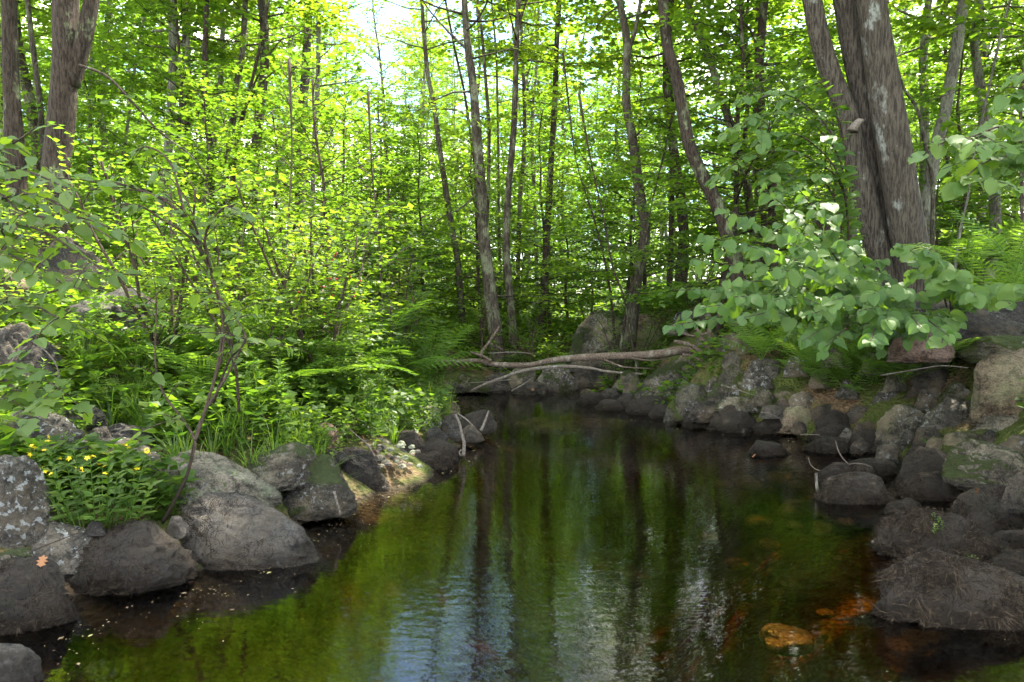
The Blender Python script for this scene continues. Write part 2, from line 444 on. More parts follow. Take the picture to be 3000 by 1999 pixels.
def strands(verts, faces, n, length, seed, wr=0.0008):
    """wisps of dried water moss lying over a stone"""
    r = np.random.default_rng(seed)
    tri = verts[faces]; N = np.cross(tri[:, 1] - tri[:, 0], tri[:, 2] - tri[:, 0]); ar = np.linalg.norm(N, axis=1); N /= ar[:, None] + 1e-12
    ok = (N[:, 2] > -0.05)
    pr = ar * ok * np.array([max(0.05, noise.noise(Vector(p) * 5.0) + 0.35) for p in tri.mean(1)]); pr /= pr.sum()
    i = r.choice(len(faces), n, p=pr)
    b = r.random((n, 2)); b[b.sum(1) > 1] = 1 - b[b.sum(1) > 1]
    p0 = tri[i, 0] + b[:, :1] * (tri[i, 1] - tri[i, 0]) + b[:, 1:] * (tri[i, 2] - tri[i, 0])
    nn = N[i]
    fl = np.array([noise.noise_vector(Vector(p) * 13.0) for p in p0]) + r.normal(size=(n, 3)) * 0.22
    t = np.cross(nn, fl); t /= np.linalg.norm(t, axis=1)[:, None] + 1e-9
    t[:, 2] -= 0.2
    L = length * r.uniform(0.4, 1.3, n)[:, None]
    lift = r.uniform(0.03, 0.34, n)[:, None]
    p1 = p0 + t * L * 0.4 + nn * L * lift * 0.55
    p2 = p0 + t * L * 0.9 + nn * L * lift * 0.15 + r.normal(size=(n, 3)) * L * 0.15
    w = np.cross(t, nn); w /= np.linalg.norm(w, axis=1)[:, None] + 1e-9; w *= wr * r.uniform(0.6, 1.6, n)[:, None]
    V = np.stack([p0 - w, p0 + w, p1 - w, p1 + w, p2], 1).reshape(-1, 3)
    o = np.arange(n)[:, None] * 5
    mb = MB(); mb.add(V, np.array([[0, 1, 3, 2]]) + o, np.array([[2, 3, 4]]) + o, np.repeat(r.random(n), 5))
    return mb
_h = NT('dried_water_moss')
_a = _h.n('ShaderNodeAttribute', attribute_name='tone').outputs['Fac']
HAIR = _h.done(_h.pbr(_h.ramp(_a, [(0.0, (0.008, 0.006, 0.005)), (0.75, (0.026, 0.020, 0.014)), (1.0, (0.085, 0.066, 0.044))]), 0.9, None, 0.08).outputs[0])

LK = 'weathered stones piled along the stream banks'
rock_no = [0]
BOX = []; NOR = []   # footprints (x, y, r) kept clear of undergrowth
def rock(x0, y0, x1, y1, d, kind, label, tilt=0.0, block=0.72, cuts=7, sink=0.32, deep=1.0, name='boulder', group=None, hair=0, rough=0.12, cutd=0.68, peak=0.12, lean=0.0):
    """a stone that shows between (x0, y0) and (x1, y1) of the photograph; d None = it stands in the water"""
    gx_ = (x1 - x0) * .055; x0 -= gx_; x1 += gx_; y0 -= (y1 - y0) * .05
    if 20 > cuts < 5 and cuts > 0: cuts += 3
    rock_no[0] += 1; seed = rock_no[0] * 13 + 5
    zf = None
    if d is None:
        d = float(G((x0 + x1) / 2, y1)[1])
    w = M(x1 - x0, d)
    dp = w * 0.78 * deep
    dc = d + dp * 0.42
    top = P((x0 + x1) / 2, y0, dc + dp * 0.05); bot = P((x0 + x1) / 2, y1, d)
    hh = max(0.012, top[2] - bot[2]); full = hh * (1 + sink) + (0.02 if w > .12 else 0.004)
    wide = max(x1 - x0, y1 - y0)
    sub = 6 if wide > 260 else 5 if wide > 95 else 4
    v, f = rock_shape(sub, seed, block, cuts, rough, cutd)
    if tilt:
        c, s = math.cos(R(tilt)), math.sin(R(tilt)); asp = full / w
        v[:, 2] *= asp; v = v @ np.array([[c, 0, -s], [0, 1, 0], [s, 0, c]])
    lo, hi = v.min(0), v.max(0)
    v = (v - (lo + hi) / 2) / ((hi - lo) / 2)
    zz = v[:, 2]
    low_ = np.clip(-zz, 0, .93); v[:, :2] *= (1 + 0.85 * (1 / np.sqrt(1 - low_ ** 2) - 1))[:, None]
    v[:, :2] *= (1 - peak * np.clip(zz + .3, 0, 2))[:, None]; v[:, 0] += lean * zz
    lo, hi = v[zz > -.5].min(0), v[zz > -.5].max(0)
    v[:, 0] = (v[:, 0] - (lo[0] + hi[0]) / 2) / ((hi[0] - lo[0]) / 2); v[:, 1] = v[:, 1] / max(1, np.abs(v[:, 1]).max())
    W_ = M(x1 - x0, dc)
    v = v * np.array([W_ / 2, dp / 2, full / 2])
    cx = P((x0 + x1) / 2, y1, dc)[0]; cz = top[2] - full / 2
    mb = MB(); mb.add(v, None, f)
    o = mb.build(name, RM[kind]); o.location = (cx, dc, cz)
    tag(o, label, 'rock', group or LK)
    BOX.append((x0, y0, x1, y1))
    RB.append((cx, dc, bot[2] - (0.14 if bot[2] < .12 else 0.03), max(.26, W_ * .38))); RB.append((cx, dc - dp * .45, bot[2] - (0.16 if bot[2] < .12 else 0.07), max(.18, W_ * .25))); NOR.append((cx, dc, W_ / 2, dp / 2))
    if hair:
        s = strands(v, f, int(hair * 1.2), min(0.055, W_ * 0.08) + 0.008, seed)
        h = s.build('dried_moss', HAIR, o, False); h['kind'] = 'stuff'
    return o

R_ = rock
# left bank, the large stones
R_(-70, 1345, 155, 1612, 3.55, 'lichen', 'big dark boulder crusted with white lichen left of the yellow flowers', block=.8)
R_(-20, 1205, 236, 1385, 4.2, 'lichen', 'domed charcoal boulder speckled with pale lichen behind the yellow flowers', cuts=3)
R_(228, 1238, 468, 1345, 4.7, 'grey', 'long low grey boulder with a smooth sloping top behind the yellow flowers', tilt=-4)
R_(215, 1290, 470, 1420, 4.25, 'lichen', 'flat brownish boulder half hidden by the yellow flowering plant', block=.7)
R_(462, 1328, 800, 1480, 4.15, 'pale', 'pale wedge shaped granite slab right of the yellow flowers', cuts=7, block=.75, peak=.25, lean=-.28)
R_(513, 1456, 925, 1702, 3.72, 'grey', 'large smooth grey rock sloping into the pool beside the round dark one', cuts=4, sink=.12, hair=2500, cutd=.8, peak=.25, lean=-.25)
R_(214, 1530, 550, 1757, 3.42, 'hairy', 'round blackish boulder matted with dried moss at the pool edge', tilt=-8, cuts=4, sink=.15, hair=5200, cutd=.8)
R_(88, 1540, 278, 1660, 3.46, 'lichen', 'angular grey slab with a white lichened top under the big left boulder', tilt=18, cuts=9, block=.6)
R_(-60, 1640, 220, 1880, 3.02, 'hairy', 'dark mossy corner boulder with a brown oak leaf on top', cuts=4, sink=.15, hair=3600)
R_(-40, 1608, 112, 1710, 3.2, 'mossy', 'small moss tufted rock wedged above the corner boulder', cuts=6)
R_(-80, 1885, 112, 2030, None, 'grey', 'flat wet slab sliding into the water at the lower left corner', tilt=12, cuts=6, sink=.1)
R_(-50, 1140, 92, 1240, 5.0, 'tan', 'tan rounded boulder at the left edge above the charcoal one', cuts=4)
R_(172, 1188, 312, 1280, 4.85, 'dark', 'brown boulder peering over the charcoal lichened one', cuts=6)
R_(86, 697, 335, 900, 7.3, 'dark', 'tall pointed dark boulder standing among the shrubs', cuts=9, block=.8, sink=.4, peak=.38, lean=-.1)
R_(-60, 790, 84, 900, 6.4, 'tan', 'light brown boulder at the left edge near the pointed one', cuts=5)
R_(186, 852, 495, 990, 6.2, 'grey', 'broad grey flat topped boulder in front of the pointed one', tilt=-5, cuts=6, block=.75)
R_(-60, 955, 182, 1160, 5.3, 'dark', 'massive brown boulder behind the leafy branch at the left edge', cuts=6)
R_(705, 1300, 930, 1415, 4.5, 'mossy', 'mossy grey boulder tucked behind the wedge of rock by the grass', tilt=-6)
R_(810, 1343, 1036, 1512, 4.55, 'mossy', 'dark boulder with yellow moss on its crown at the water by the gravel', tilt=-8, cuts=6, sink=.12)
R_(903, 1241, 1008, 1322, 5.6, 'pink', 'rounded pinkish boulder among the grasses', cuts=3)
R_(945, 1315, 995, 1355, 5.4, 'grey', 'small purplish stone under the pinkish boulder', cuts=3, name='stone')
# the gravel spit
R_(1203, 1190, 1299, 1252, 7.4, 'lichen', 'egg shaped grey boulder with white lichen on the spit', cuts=2, tilt=-6)
R_(1108, 1178, 1194, 1236, 7.7, 'grey', 'sloping grey boulder left of the egg shaped one', tilt=-14)
R_(1182, 1170, 1252, 1212, 8.1, 'dark', 'brown boulder just behind the egg shaped one', cuts=4)
R_(1293, 1178, 1348, 1222, 8.2, 'tan', 'brown crumbly rock at the tip of the grasses', cuts=7)
R_(1340, 1203, 1452, 1264, 7.5, 'hairy', 'dark pointed rock at the end of the spit where a twig leans', tilt=-12, hair=500, cuts=7)
R_(1288, 1214, 1350, 1274, 7.1, 'dark', 'dark rock under the leaning forked stick', cuts=5)
R_(1346, 1246, 1412, 1284, 7.1, 'dark', 'low dark rock between the two leaning sticks', cuts=5)
R_(1310, 1243, 1350, 1272, 6.9, 'grey', 'small grey stone on the spit beside the leaning stick', name='stone')
R_(1246, 1252, 1310, 1298, 6.7, 'grey', 'bluish grey stone in the middle of the spit', cuts=5)
R_(1160, 1263, 1246, 1330, 6.3, 'hairy', 'brown fuzzy boulder beside the white stone of the spit', cuts=3, hair=700)
R_(1098, 1282, 1164, 1338, 6.2, 'pale', 'bright whitish stone in the sun on the spit', cuts=8, block=.7)
R_(1108, 1255, 1168, 1296, 6.6, 'grey', 'grey lichened stone behind the whitish one', cuts=5)
R_(1042, 1238, 1096, 1298, 6.2, 'lichen', 'leaning grey stone where the long thin stick rests', tilt=-25, cuts=7)
R_(1230, 1284, 1338, 1352, 6.3, 'hairy', 'black rounded rock overhanging the water on the spit', cuts=3, hair=900, tilt=-5)
R_(1186, 1322, 1322, 1378, None, 'hairy', 'low mop of dried brown moss at the foot of the spit', cuts=3, hair=2600, deep=.8)
R_(990, 1312, 1132, 1428, 5.3, 'dark', 'large black split boulder at the water beside the pale gravel', cuts=8, tilt=-5, hair=900)
R_(1045, 1408, 1140, 1446, 5.35, 'hairy', 'thin wet shelf of rock jutting from the black split boulder', cuts=7, hair=300, deep=.7)
R_(1118, 1330, 1188, 1378, 5.9, 'pink', 'blunt pinkish grey stone at the water edge of the spit', cuts=6)
R_(1160, 1316, 1202, 1356, 6.1, 'grey', 'pale grey stone next to the pinkish one', cuts=6, name='stone')
pebble_at = [(1082, 1312, 22, 17), (1098, 1328, 26, 18), (1114, 1345, 30, 20), (1092, 1355, 22, 15), (1068, 1296, 20, 14), (1142, 1338, 18, 14), (1176, 1300, 22, 15), (1060, 1322, 18, 12), (1208, 1325, 18, 12), (1080, 1372, 20, 13), (1110, 1318, 16, 12), (1134, 1362, 20, 12), (1096, 1340, 14, 10), (1050, 1308, 14, 10), (1072, 1345, 15, 10)]
r_p = random.Random(3)
pebble_at += [(r_p.uniform(1050, 1230), 0, r_p.uniform(12, 24), 0) for _ in range(26)]
pebble_at = [(a, b or 1306 + r_p.uniform(0, 62) * min(1, (a - 1040) / 60), w_, (h_ or w_ * .62) * .62) for a, b, w_, h_ in pebble_at]
for i, (a, b, w_, h_) in enumerate(pebble_at):
    R_(a - w_ / 2, b - h_, a + w_ / 2, b, 5.95 - (b - 1300) * .006, ['pale', 'pink', 'pale', 'grey'][i % 4], 'small pale pebble lying in the sunlit gravel of the spit', cuts=4, rough=.08, block=.85, peak=0, sink=.7, name='pebble', group='pale pebbles on the gravel spit')
# under and behind the fallen log
R_(1668, 915, 1872, 1050, 12.8, 'mossy', 'broad grey boulder with a mossy top above the log', block=.7, cuts=7)
R_(1828, 925, 1965, 1040, 12.2, 'tan', 'sun streaked triangular boulder above the log', cuts=9, block=.8, peak=.36)
R_(1567, 1072, 1692, 1150, 11.6, 'mossy', 'overhanging flat bottomed boulder under the log', cuts=7, tilt=8, block=.7)
R_(1676, 1030, 1860, 1148, 12.0, 'dark', 'wide shaded boulder face right under the log', cuts=5, block=.65)
R_(1795, 1088, 1892, 1150, 10.6, 'mossy', 'pale rounded boulder with a mossy flank left of the great slanting one', cuts=3)
R_(1850, 1022, 2125, 1195, 9.7, 'mossy', 'great slanting mossy boulder at the right end of the log', cuts=5, block=.8, peak=.25, lean=.3)
R_(1475, 1072, 1572, 1152, 11.7, 'mossy', 'mossy boulder behind the thin curved branch', cuts=5)
R_(1418, 1094, 1492, 1150, 11.4, 'dark', 'dark boulder where the thin branch meets the far shore', cuts=5)
R_(1338, 1092, 1388, 1130, 11.3, 'green', 'round moss cushioned stone at the far shore', cuts=2)
R_(1366, 1106, 1432, 1140, 11.2, 'green', 'two lobed yellowish mossy stone at the far shore', cuts=6)
R_(1276, 1118, 1370, 1145, 11.2, 'dark', 'low black bank stone behind the fern', cuts=5)
R_(1500, 1122, 1600, 1156, 11.2, 'dark', 'long dark waterline stone below the overhanging boulder', cuts=5)
R_(1450, 1032, 1560, 1085, 13.0, 'dark', 'shaded boulder above the thin curved branch', cuts=6)
R_(1688, 1150, 1768, 1184, None, 'hairy', 'rounded dark stone farthest up the right waterline', cuts=3, hair=400)
R_(1744, 1170, 1826, 1202, None, 'hairy', 'low dark stone in the water before the pale rounded boulder', cuts=3, hair=400)
R_(1752, 1138, 1830, 1176, 10.2, 'dark', 'dark stone at the foot of the pale rounded boulder', cuts=4)
R_(1806, 1152, 1862, 1192, 9.7, 'dark', 'squat dark stone against the great slanting boulder', cuts=5)
R_(1838, 1162, 1958, 1218, None, 'hairy', 'broad hairy stone in front of the great slanting boulder', cuts=3, hair=900)
R_(1902, 1185, 1972, 1228, None, 'hairy', 'small hairy stone next to the moss capped round one', cuts=3, hair=400)
R_(1946, 1168, 2014, 1240, 8.6, 'green', 'round stone with a bright moss cap at the waterline', cuts=2)
R_(1700, 1140, 1745, 1160, 11.2, 'tan', 'small tan stone under the log near the shore', name='stone')
# right bank
R_(2094, 976, 2204, 1062, 8.9, 'mossy', 'upright grey boulder behind the small round stone on the right bank', cuts=5, block=.7)
R_(2118, 1036, 2168, 1078, 8.6, 'pale', 'small ball shaped stone in front of the upright grey boulder', cuts=1)
R_(2172, 1052, 2298, 1134, 8.3, 'lichen', 'rounded brown grey boulder above the smooth grey stone', cuts=4)
R_(2096, 1070, 2188, 1132, 8.4, 'green', 'mossy hump under the small ball shaped stone', cuts=4)
R_(2066, 1104, 2122, 1146, 8.5, 'mossy', 'small mossy stone against the great slanting boulder', cuts=3)
R_(1985, 1122, 2080, 1206, 8.4, 'green', 'moss covered boulder at the lower end of the great slanting one', cuts=4)
R_(2070, 1128, 2160, 1190, 8.3, 'mossy', 'mossy boulder beside the thin pale stick', cuts=5)
R_(2208, 1138, 2268, 1182, 8.1, 'mossy', 'little mossy stone below the rounded brown grey boulder', cuts=3)
R_(2250, 1132, 2385, 1190, 8.0, 'green', 'flat moss blanketed boulder below the ferns', cuts=5)
R_(2274, 1166, 2320, 1206, 7.9, 'dark', 'small round stone under the moss blanketed boulder', cuts=2)
R_(2312, 1148, 2388, 1198, 7.8, 'lichen', 'speckled grey stone under the ferns', cuts=4)
R_(2100, 1160, 2230, 1196, 8.1, 'mossy', 'long low mossy stone above the hairy row', cuts=4)
R_(2020, 1176, 2110, 1222, 8.2, 'dark', 'dark smooth boulder right of the moss capped stone', cuts=3)
R_(2004, 1202, 2110, 1254, None, 'hairy', 'dark hairy rock at the waterline below the smooth dark one', cuts=3, hair=800)
R_(2078, 1190, 2210, 1262, 7.9, 'hairy', 'wide hairy boulder in the middle of the waterline row', cuts=3, hair=1100)
R_(2110, 1224, 2194, 1268, None, 'dark', 'greyish stone at the water before the wide hairy boulder', cuts=4)
R_(2230, 1188, 2294, 1216, 7.8, 'grey', 'smooth bluish grey stone like an upturned bowl', cuts=0, rough=.04)
R_(2208, 1218, 2384, 1276, None, 'hairy', 'long hairy rock at the waterline under the curved twig', cuts=3, hair=1400)
R_(2286, 1190, 2386, 1250, 7.7, 'tan', 'brownish boulder with a worn tan end below the ferns', cuts=4)
R_(2378, 1184, 2476, 1234, 7.6, 'dark', 'dark boulder under the lowest fern', cuts=4)
R_(2394, 1202, 2486, 1262, 7.3, 'hairy', 'rounded brown boulder right of the tan ended one', cuts=3, hair=500)
R_(2472, 1188, 2598, 1248, 7.3, 'dark', 'blocky dark boulder beside the large domed one', cuts=5, block=.7)
R_(2380, 1240, 2500, 1290, 7.2, 'hairy', 'low hairy boulder beneath the rounded brown one', cuts=3, hair=500)
R_(2490, 1238, 2590, 1288, 7.1, 'dark', 'dark stone squeezed below the blocky boulder', cuts=4)
R_(2572, 1190, 2718, 1322, 6.6, 'mossy', 'large domed brown boulder on the right bank', cuts=4, cutd=.8)
R_(2556, 1134, 2692, 1204, 7.2, 'lichen', 'lichen spotted boulder above the large domed one', cuts=4)
R_(2710, 1170, 2890, 1272, 6.3, 'lichen', 'big mossy boulder blotched with white lichen on the right bank', cuts=5)
R_(2690, 1138, 2772, 1188, 6.9, 'lichen', 'small speckled boulder behind the blotched one', cuts=5)
R_(2762, 1120, 2868, 1190, 6.6, 'mossy', 'slanting mossy rock behind the blotched boulder', tilt=25, cuts=6)
R_(2676, 1045, 2792, 1145, 7.0, 'dark', 'dark shaded boulder under the leafy bush at the bank top', cuts=6)
R_(2862, 1028, 3060, 1200, 5.9, 'tan', 'large blocky tan boulder at the right edge', cuts=8, block=.7)
R_(2835, 985, 3080, 1048, 6.4, 'green', 'mossy ledge stone resting on the blocky tan boulder', cuts=6, block=.7)
R_(2868, 1200, 3060, 1272, 5.8, 'pale', 'pale brick shaped stone under the blocky tan boulder', cuts=5, block=.5)
R_(2755, 1255, 2925, 1325, 5.7, 'green', 'pale rock wearing a thick yellow green moss cap', cuts=5)
R_(2905, 1275, 3060, 1345, 5.3, 'lichen', 'lichened rock right of the moss capped one', cuts=5)
R_(2668, 1255, 2762, 1326, 6.2, 'dark', 'dark rock with a small green leaf lying on it', cuts=5)
R_(2364, 1276, 2486, 1330, None, 'hairy', 'hairy rock at the waterline with the bent twig', cuts=3, hair=1600)
R_(2478, 1260, 2622, 1330, None, 'hairy', 'rounded hairy rock below the large domed boulder', cuts=3, hair=2000)
R_(2186, 1292, 2306, 1336, None, 'hairy', 'lone dark rock standing in the water off the right bank', cuts=3, hair=1300)
R_(2630, 1316, 2796, 1412, 5.4, 'hairy', 'smooth brown boulder like a loaf beside the overhanging rock', cuts=2, hair=1500, cutd=.85)
R_(2762, 1290, 3060, 1440, 4.75, 'mossy', 'big mossy rock overhanging a dark hollow at the right edge', tilt=14, cuts=6)
R_(2948, 1385, 3080, 1492, 4.4, 'dark', 'reddish brown rock under the overhanging one', cuts=3)
R_(2640, 1387, 2842, 1475, None, 'hairy', 'low hairy rock in front of the loaf shaped boulder', cuts=3, hair=3000, tilt=4)
R_(2482, 1344, 2618, 1398, None, 'hairy', 'mop of dark moss behind the twin hairy mounds', cuts=3, hair=1800)
R_(2396, 1355, 2500, 1420, None, 'hairy', 'rounder of the twin hairy mounds beside the white stake', cuts=2, hair=2200)
R_(2484, 1360, 2560, 1412, None, 'hairy', 'smaller hairy mound on which the bent twig rests', cuts=2, hair=1400)
R_(2400, 1388, 2618, 1486, None, 'hairy', 'broad hairy mound standing in the water by the white stake', cuts=2, hair=5000, cutd=.85)
R_(2594, 1462, 2700, 1512, None, 'hairy', 'small black moss tuft beyond the long hairy rock', cuts=2, hair=1200)
R_(2800, 1425, 3070, 1565, 4.45, 'hairy', 'smooth brown mounded rock near the right edge', cuts=2, hair=2500, cutd=.85)
R_(2572, 1492, 2965, 1648, None, 'hairy', 'long low hairy rock pointing into the pool with a green sprig', cuts=2, hair=9000, cutd=.85, sink=.15, deep=.5, peak=.3, lean=-.28)
R_(2825, 1498, 2942, 1575, 4.2, 'hairy', 'tousled hairy lump between the two large brown rocks', cuts=2, hair=2200)
R_(2912, 1552, 3060, 1616, 4.0, 'hairy', 'moss edged rock at the right edge behind the long hairy one', cuts=3, hair=1800)
R_(2888, 1610, 3080, 1692, None, 'hairy', 'thin ledge of rock at the right edge over a pocket of water', cuts=4, hair=1800, tilt=-8)
R_(2582, 1622, 3130, 1850, None, 'hairy', 'biggest hairy rock sloping into the pool at the lower right', cuts=2, hair=14000, cutd=.85, sink=.1, deep=.5, peak=.33, lean=-.33)
R_(2600, 880, 3080, 1012, 6.9, 'dark', 'dark rock ledge under the big three stemmed tree', cuts=7, block=.6, deep=.7)
R_(2610, 935, 2770, 1030, 6.6, 'pink', 'pinkish ledge stone below the three stemmed tree', cuts=6, block=.7)
r_s = random.Random(5); k = 0; put = []
for t_ in range(4000):
    if k >= 85: break
    y = r_s.uniform(4.6, 11.0); x = r_s.uniform(.16, .86) * y; sd = float(sdist(x, y))
    if not .1 < sd < 1.9 or any((x - q[0]) ** 2 + (y - q[1]) ** 2 < .09 for q in put): continue
    if any(abs(x - q[0]) < q[2] * .8 and abs(y - q[1]) < q[3] * .8 for q in NOR): continue
    px = 1500 + x / y * 2000; z = min(1.35, .75 * sd) ; py = 890 + (1.5 - z) / y * 2000; w_ = r_s.uniform(.16, .36) / y * 2000
    if any(q[0] - 5 < px < q[2] + 5 and q[1] - 5 < py - w_ * .25 < q[3] + 5 for q in BOX): continue
    put.append((x, y)); k += 1
    R_(px - w_ / 2, py - w_ * r_s.uniform(.38, .56), px + w_ / 2, py, y, r_s.choice(['mossy', 'green', 'dark', 'lichen', 'mossy']), 'smallish mossy stone packed between the boulders of the right bank', cuts=5, name='stone', group='packed stones of the right bank')
# stones between the named ones
fill = [(2440, 1060, 60, 45, 7.6), (2560, 1080, 70, 50, 7.4), (2330, 1090, 60, 45, 7.9), (2620, 1135, 60, 40, 7.1), (2400, 1125, 55, 38, 7.8), (2480, 1155, 60, 42, 7.5), (2240, 1128, 45, 35, 8.2), (2030, 1195, 40, 28, 8.3), (2740, 1320, 60, 42, 5.9), (2700, 1345, 50, 36, 5.8), (2600, 1342, 60, 40, 6.1), (2520, 1318, 50, 34, 6.6), (2800, 1345, 50, 35, 5.4), (2660, 1290, 40, 30, 6.5), (2340, 1262, 40, 26, 7.3), (2860, 1400, 60, 46, 4.9), (2900, 1290, 40, 30, 5.7), (2480, 1280, 40, 26, 7.0), (2170, 1200, 34, 24, 8.0), (2150, 1150, 30, 22, 8.3)]
for a, b, w_, h_, dd in fill:
    R_(a - w_ / 2, b - h_, a + w_ / 2, b, dd, ['dark', 'mossy', 'lichen'][(a // 10) % 3], 'small dark stone filling a gap between boulders on the right bank', cuts=4, name='stone', group='small gap stones of the right bank')
fill = [(640, 1500, 60, 40, 4.3), (560, 1520, 50, 40, 3.95), (900, 1340, 50, 36, 5.0), (965, 1370, 50, 34, 5.1), (1010, 1300, 46, 30, 5.9), (1150, 1240, 40, 26, 7.2), (1250, 1250, 40, 26, 7.1), (300, 1290, 60, 40, 4.7), (420, 1340, 50, 40, 4.5), (1000, 1350, 40, 28, 5.3), (280, 1560, 50, 40, 3.6), (520, 1560, 60, 46, 3.75), (1330, 1235, 36, 24, 7.6)]
for a, b, w_, h_, dd in fill:
    R_(a - w_ / 2, b - h_, a + w_ / 2, b, dd, ['dark', 'grey', 'lichen'][(a // 10) % 3], 'small grey stone wedged between boulders on the left bank', cuts=4, name='stone', group='small gap stones of the left bank')
# tan stones lying under the water
under = [(2245, 1815, 2405, 1895, .20, 'large orange stone glowing under the water in the lower right'),
 (2147, 1412, 2216, 1434, .16, ''), (2163, 1428, 2247, 1444, .13, ''), (2250, 1409, 2340, 1430, .15, ''), (2312, 1426, 2372, 1444, .12, ''), (2098, 1434, 2153, 1455, .17, ''),
 (2187, 1512, 2278, 1542, .2, ''), (2290, 1498, 2411, 1528, .16, ''), (2397, 1490, 2474, 1514, .14, ''), (2410, 1515, 2495, 1536, .16, ''), (2430, 1537, 2518, 1556, .16, ''), (2464, 1561, 2514, 1570, .14, ''),
 (2383, 1588, 2438, 1605, .17, ''), (2307, 1566, 2358, 1586, .18, ''), (2388, 1571, 2442, 1586, .17, ''), (2169, 1770, 2224, 1800, .33, ''), (2397, 1798, 2448, 1820, .3, ''), (2290, 1678, 2345, 1724, .36, ''),
 (2050, 1560, 2110, 1590, .3, ''), (2130, 1640, 2200, 1670, .36, ''), (2230, 1590, 2300, 1612, .22, ''),
 (1540, 1232, 1610, 1246, .06, ''), (1600, 1240, 1700, 1256, .05, ''), (1690, 1234, 1770, 1248, .06, ''), (1640, 1224, 1720, 1234, .06, ''), (1760, 1238, 1850, 1250, .06, ''), (1560, 1252, 1640, 1266, .08, ''), (1500, 1240, 1560, 1256, .09, '')]
for i, (a, b, c, e, dpz, lb) in enumerate(under):
    g = G((a + c) / 2, e, -dpz - 0.05)
    dpz = dpz * (.55 if dpz < .2 else 1); zt = float(-dpz)
    dd = float(g[1]); w_ = M(c - a, dd)
    v, f = rock_shape(4, 900 + i, .8, 4, .08)
    lo, hi = v.min(0), v.max(0); v = (v - (lo + hi) / 2) / ((hi - lo) / 2) * np.array([w_ / 2, w_ * .42, w_ * .22])
    mb = MB(); mb.add(v, None, f); o = mb.build('submerged_stone', RM['bed']); o.location = (g[0], dd + w_ * .3, zt - w_ * .18)
    near = 'near the far shore under the log' if b < 1300 else 'beside the hairy mounds'
    tag(o, lb or f'flat orange brown stone under the water {near}', 'rock', None if lb else ('sunken stones near the far shore' if b < 1300 else 'sunken stones beside the hairy mounds'))

# the packed and gap stones by the boulder they lie against
named = [o for o in COL.objects if o.get('category') == 'rock' and o.name.startswith('boulder')]
cl = {}
for o in [o for o in COL.objects if o.get('group') in ('packed stones of the right bank', 'small gap stones of the right bank', 'small gap stones of the left bank')]:
    nb_ = min(named, key=lambda q: (q.location - o.location).length)
    rel = 'left of' if o.location.x < nb_.location.x - .12 else 'right of' if o.location.x > nb_.location.x + .12 else 'below' if o.location.z < nb_.location.z else 'above'
    cl.setdefault((o['label'].split()[0] + ' ' + o['label'].split()[1], rel, nb_['label']), []).append(o)
for (k_, rel, lb_), L_ in cl.items():
    L_.sort(key=lambda q: (q.location - Vector((0, 0, 1.5))).length)
    for i_, o in enumerate(L_):
        o['label'] = ' '.join((['', 'second ', 'third ', 'fourth ', 'fifth ', 'sixth '][min(i_, 5)] + f'{k_} stone {rel} the {lb_}').split()[:16])
        while o['label'].split()[-1] in ('the', 'a', 'of', 'with', 'and', 'on', 'at', 'in', 'to', 'its', 'into', 'under', 'by', 'beside', 'small', 'right', 'white', 'dark', 'large', 'behind', 'below', 'above', 'thick'): o['label'] = o['label'].rsplit(' ', 1)[0]
RB = [(x, y, z - float(Hbase(np.array([x]), np.array([y]))[0]), sg) for x, y, z, sg in RB]

# ------------------------------------------------------------------ ground sheet
def axis(a, b, step, far, g=1.13):
    c = list(np.arange(a, b, step)); s = step
    v = b
    while v < far: c.append(v); s *= g; v += s
    v = a - step; s = step
    while v > -far: c.insert(0, v); s *= g; v -= s
    return np.array(c)
gx = axis(-5.5, 8.0, 0.075, 420); gy = axis(1.2, 15.0, 0.075, 420)
X, Y = np.meshgrid(gx, gy)
Z = Hf(X.ravel(), Y.ravel()).reshape(X.shape)
nx = len(gx)
i = np.arange(len(gy) - 1)[:, None] * nx; j = np.arange(nx - 1)[None, :]
Q = np.stack([i + j, i + j + 1, i + nx + j + 1, i + nx + j], -1).reshape(-1, 4)
gm = MB(); gm.add(np.stack([X, Y, Z], -1).reshape(-1, 3), Q)
m = NT('forest_floor')
lt = m.tex(3.0, 'World', 6, 0.65)
c = m.mix(m.ramp(lt, [(0.35, 0.0), (0.65, 1.0)]), (0.045, 0.030, 0.018), (0.13, 0.085, 0.045))
vo = m.n('ShaderNodeTexVoronoi'); vo.inputs['Scale'].default_value = 28; m.l(m.n('ShaderNodeNewGeometry').outputs['Position'], vo.inputs['Vector'])
c = m.mix(0.5, c, m.mix(m.ramp(vo.outputs['Color'], [(0.2, 0.0), (0.8, 1.0)]), (0.035, 0.022, 0.013), (0.19, 0.125, 0.07)))
ms = m.ramp(m.tex(1.6, 'World', 6, 0.65), [(0.40, 0.0), (0.52, 1.0)])
c = m.mix(m.math('MULTIPLY', ms, 0.8), c, m.mix(m.tex(50, 'World', 4), (0.02, 0.035, 0.006), (0.075, 0.11, 0.015)))
pz = m.n('ShaderNodeSeparateXYZ'); m.l(m.n('ShaderNodeNewGeometry').outputs['Position'], pz.inputs[0])
bedc = m.mix(m.ramp(m.tex(7, 'World', 5), [(0.35, 0.0), (0.65, 1.0)]), (0.016, 0.012, 0.008), (0.055, 0.040, 0.024))
c = m.mix(m.ramp(pz.outputs[2], [(0.0, 1.0), (0.03, 0.0)]), c, bedc)
hh = m.math('ADD', m.math('MULTIPLY', vo.outputs['Distance'], 1.5), m.tex(30, 'World', 5, 0.7))
GROUND = m.done(m.pbr(c, 0.9, m.bump(hh, 0.8, 0.03), 0.2).outputs[0])
tag(gm.build('ground', GROUND), 'leaf littered and mossy forest floor sloping to a stream bed', None, None, 'structure')

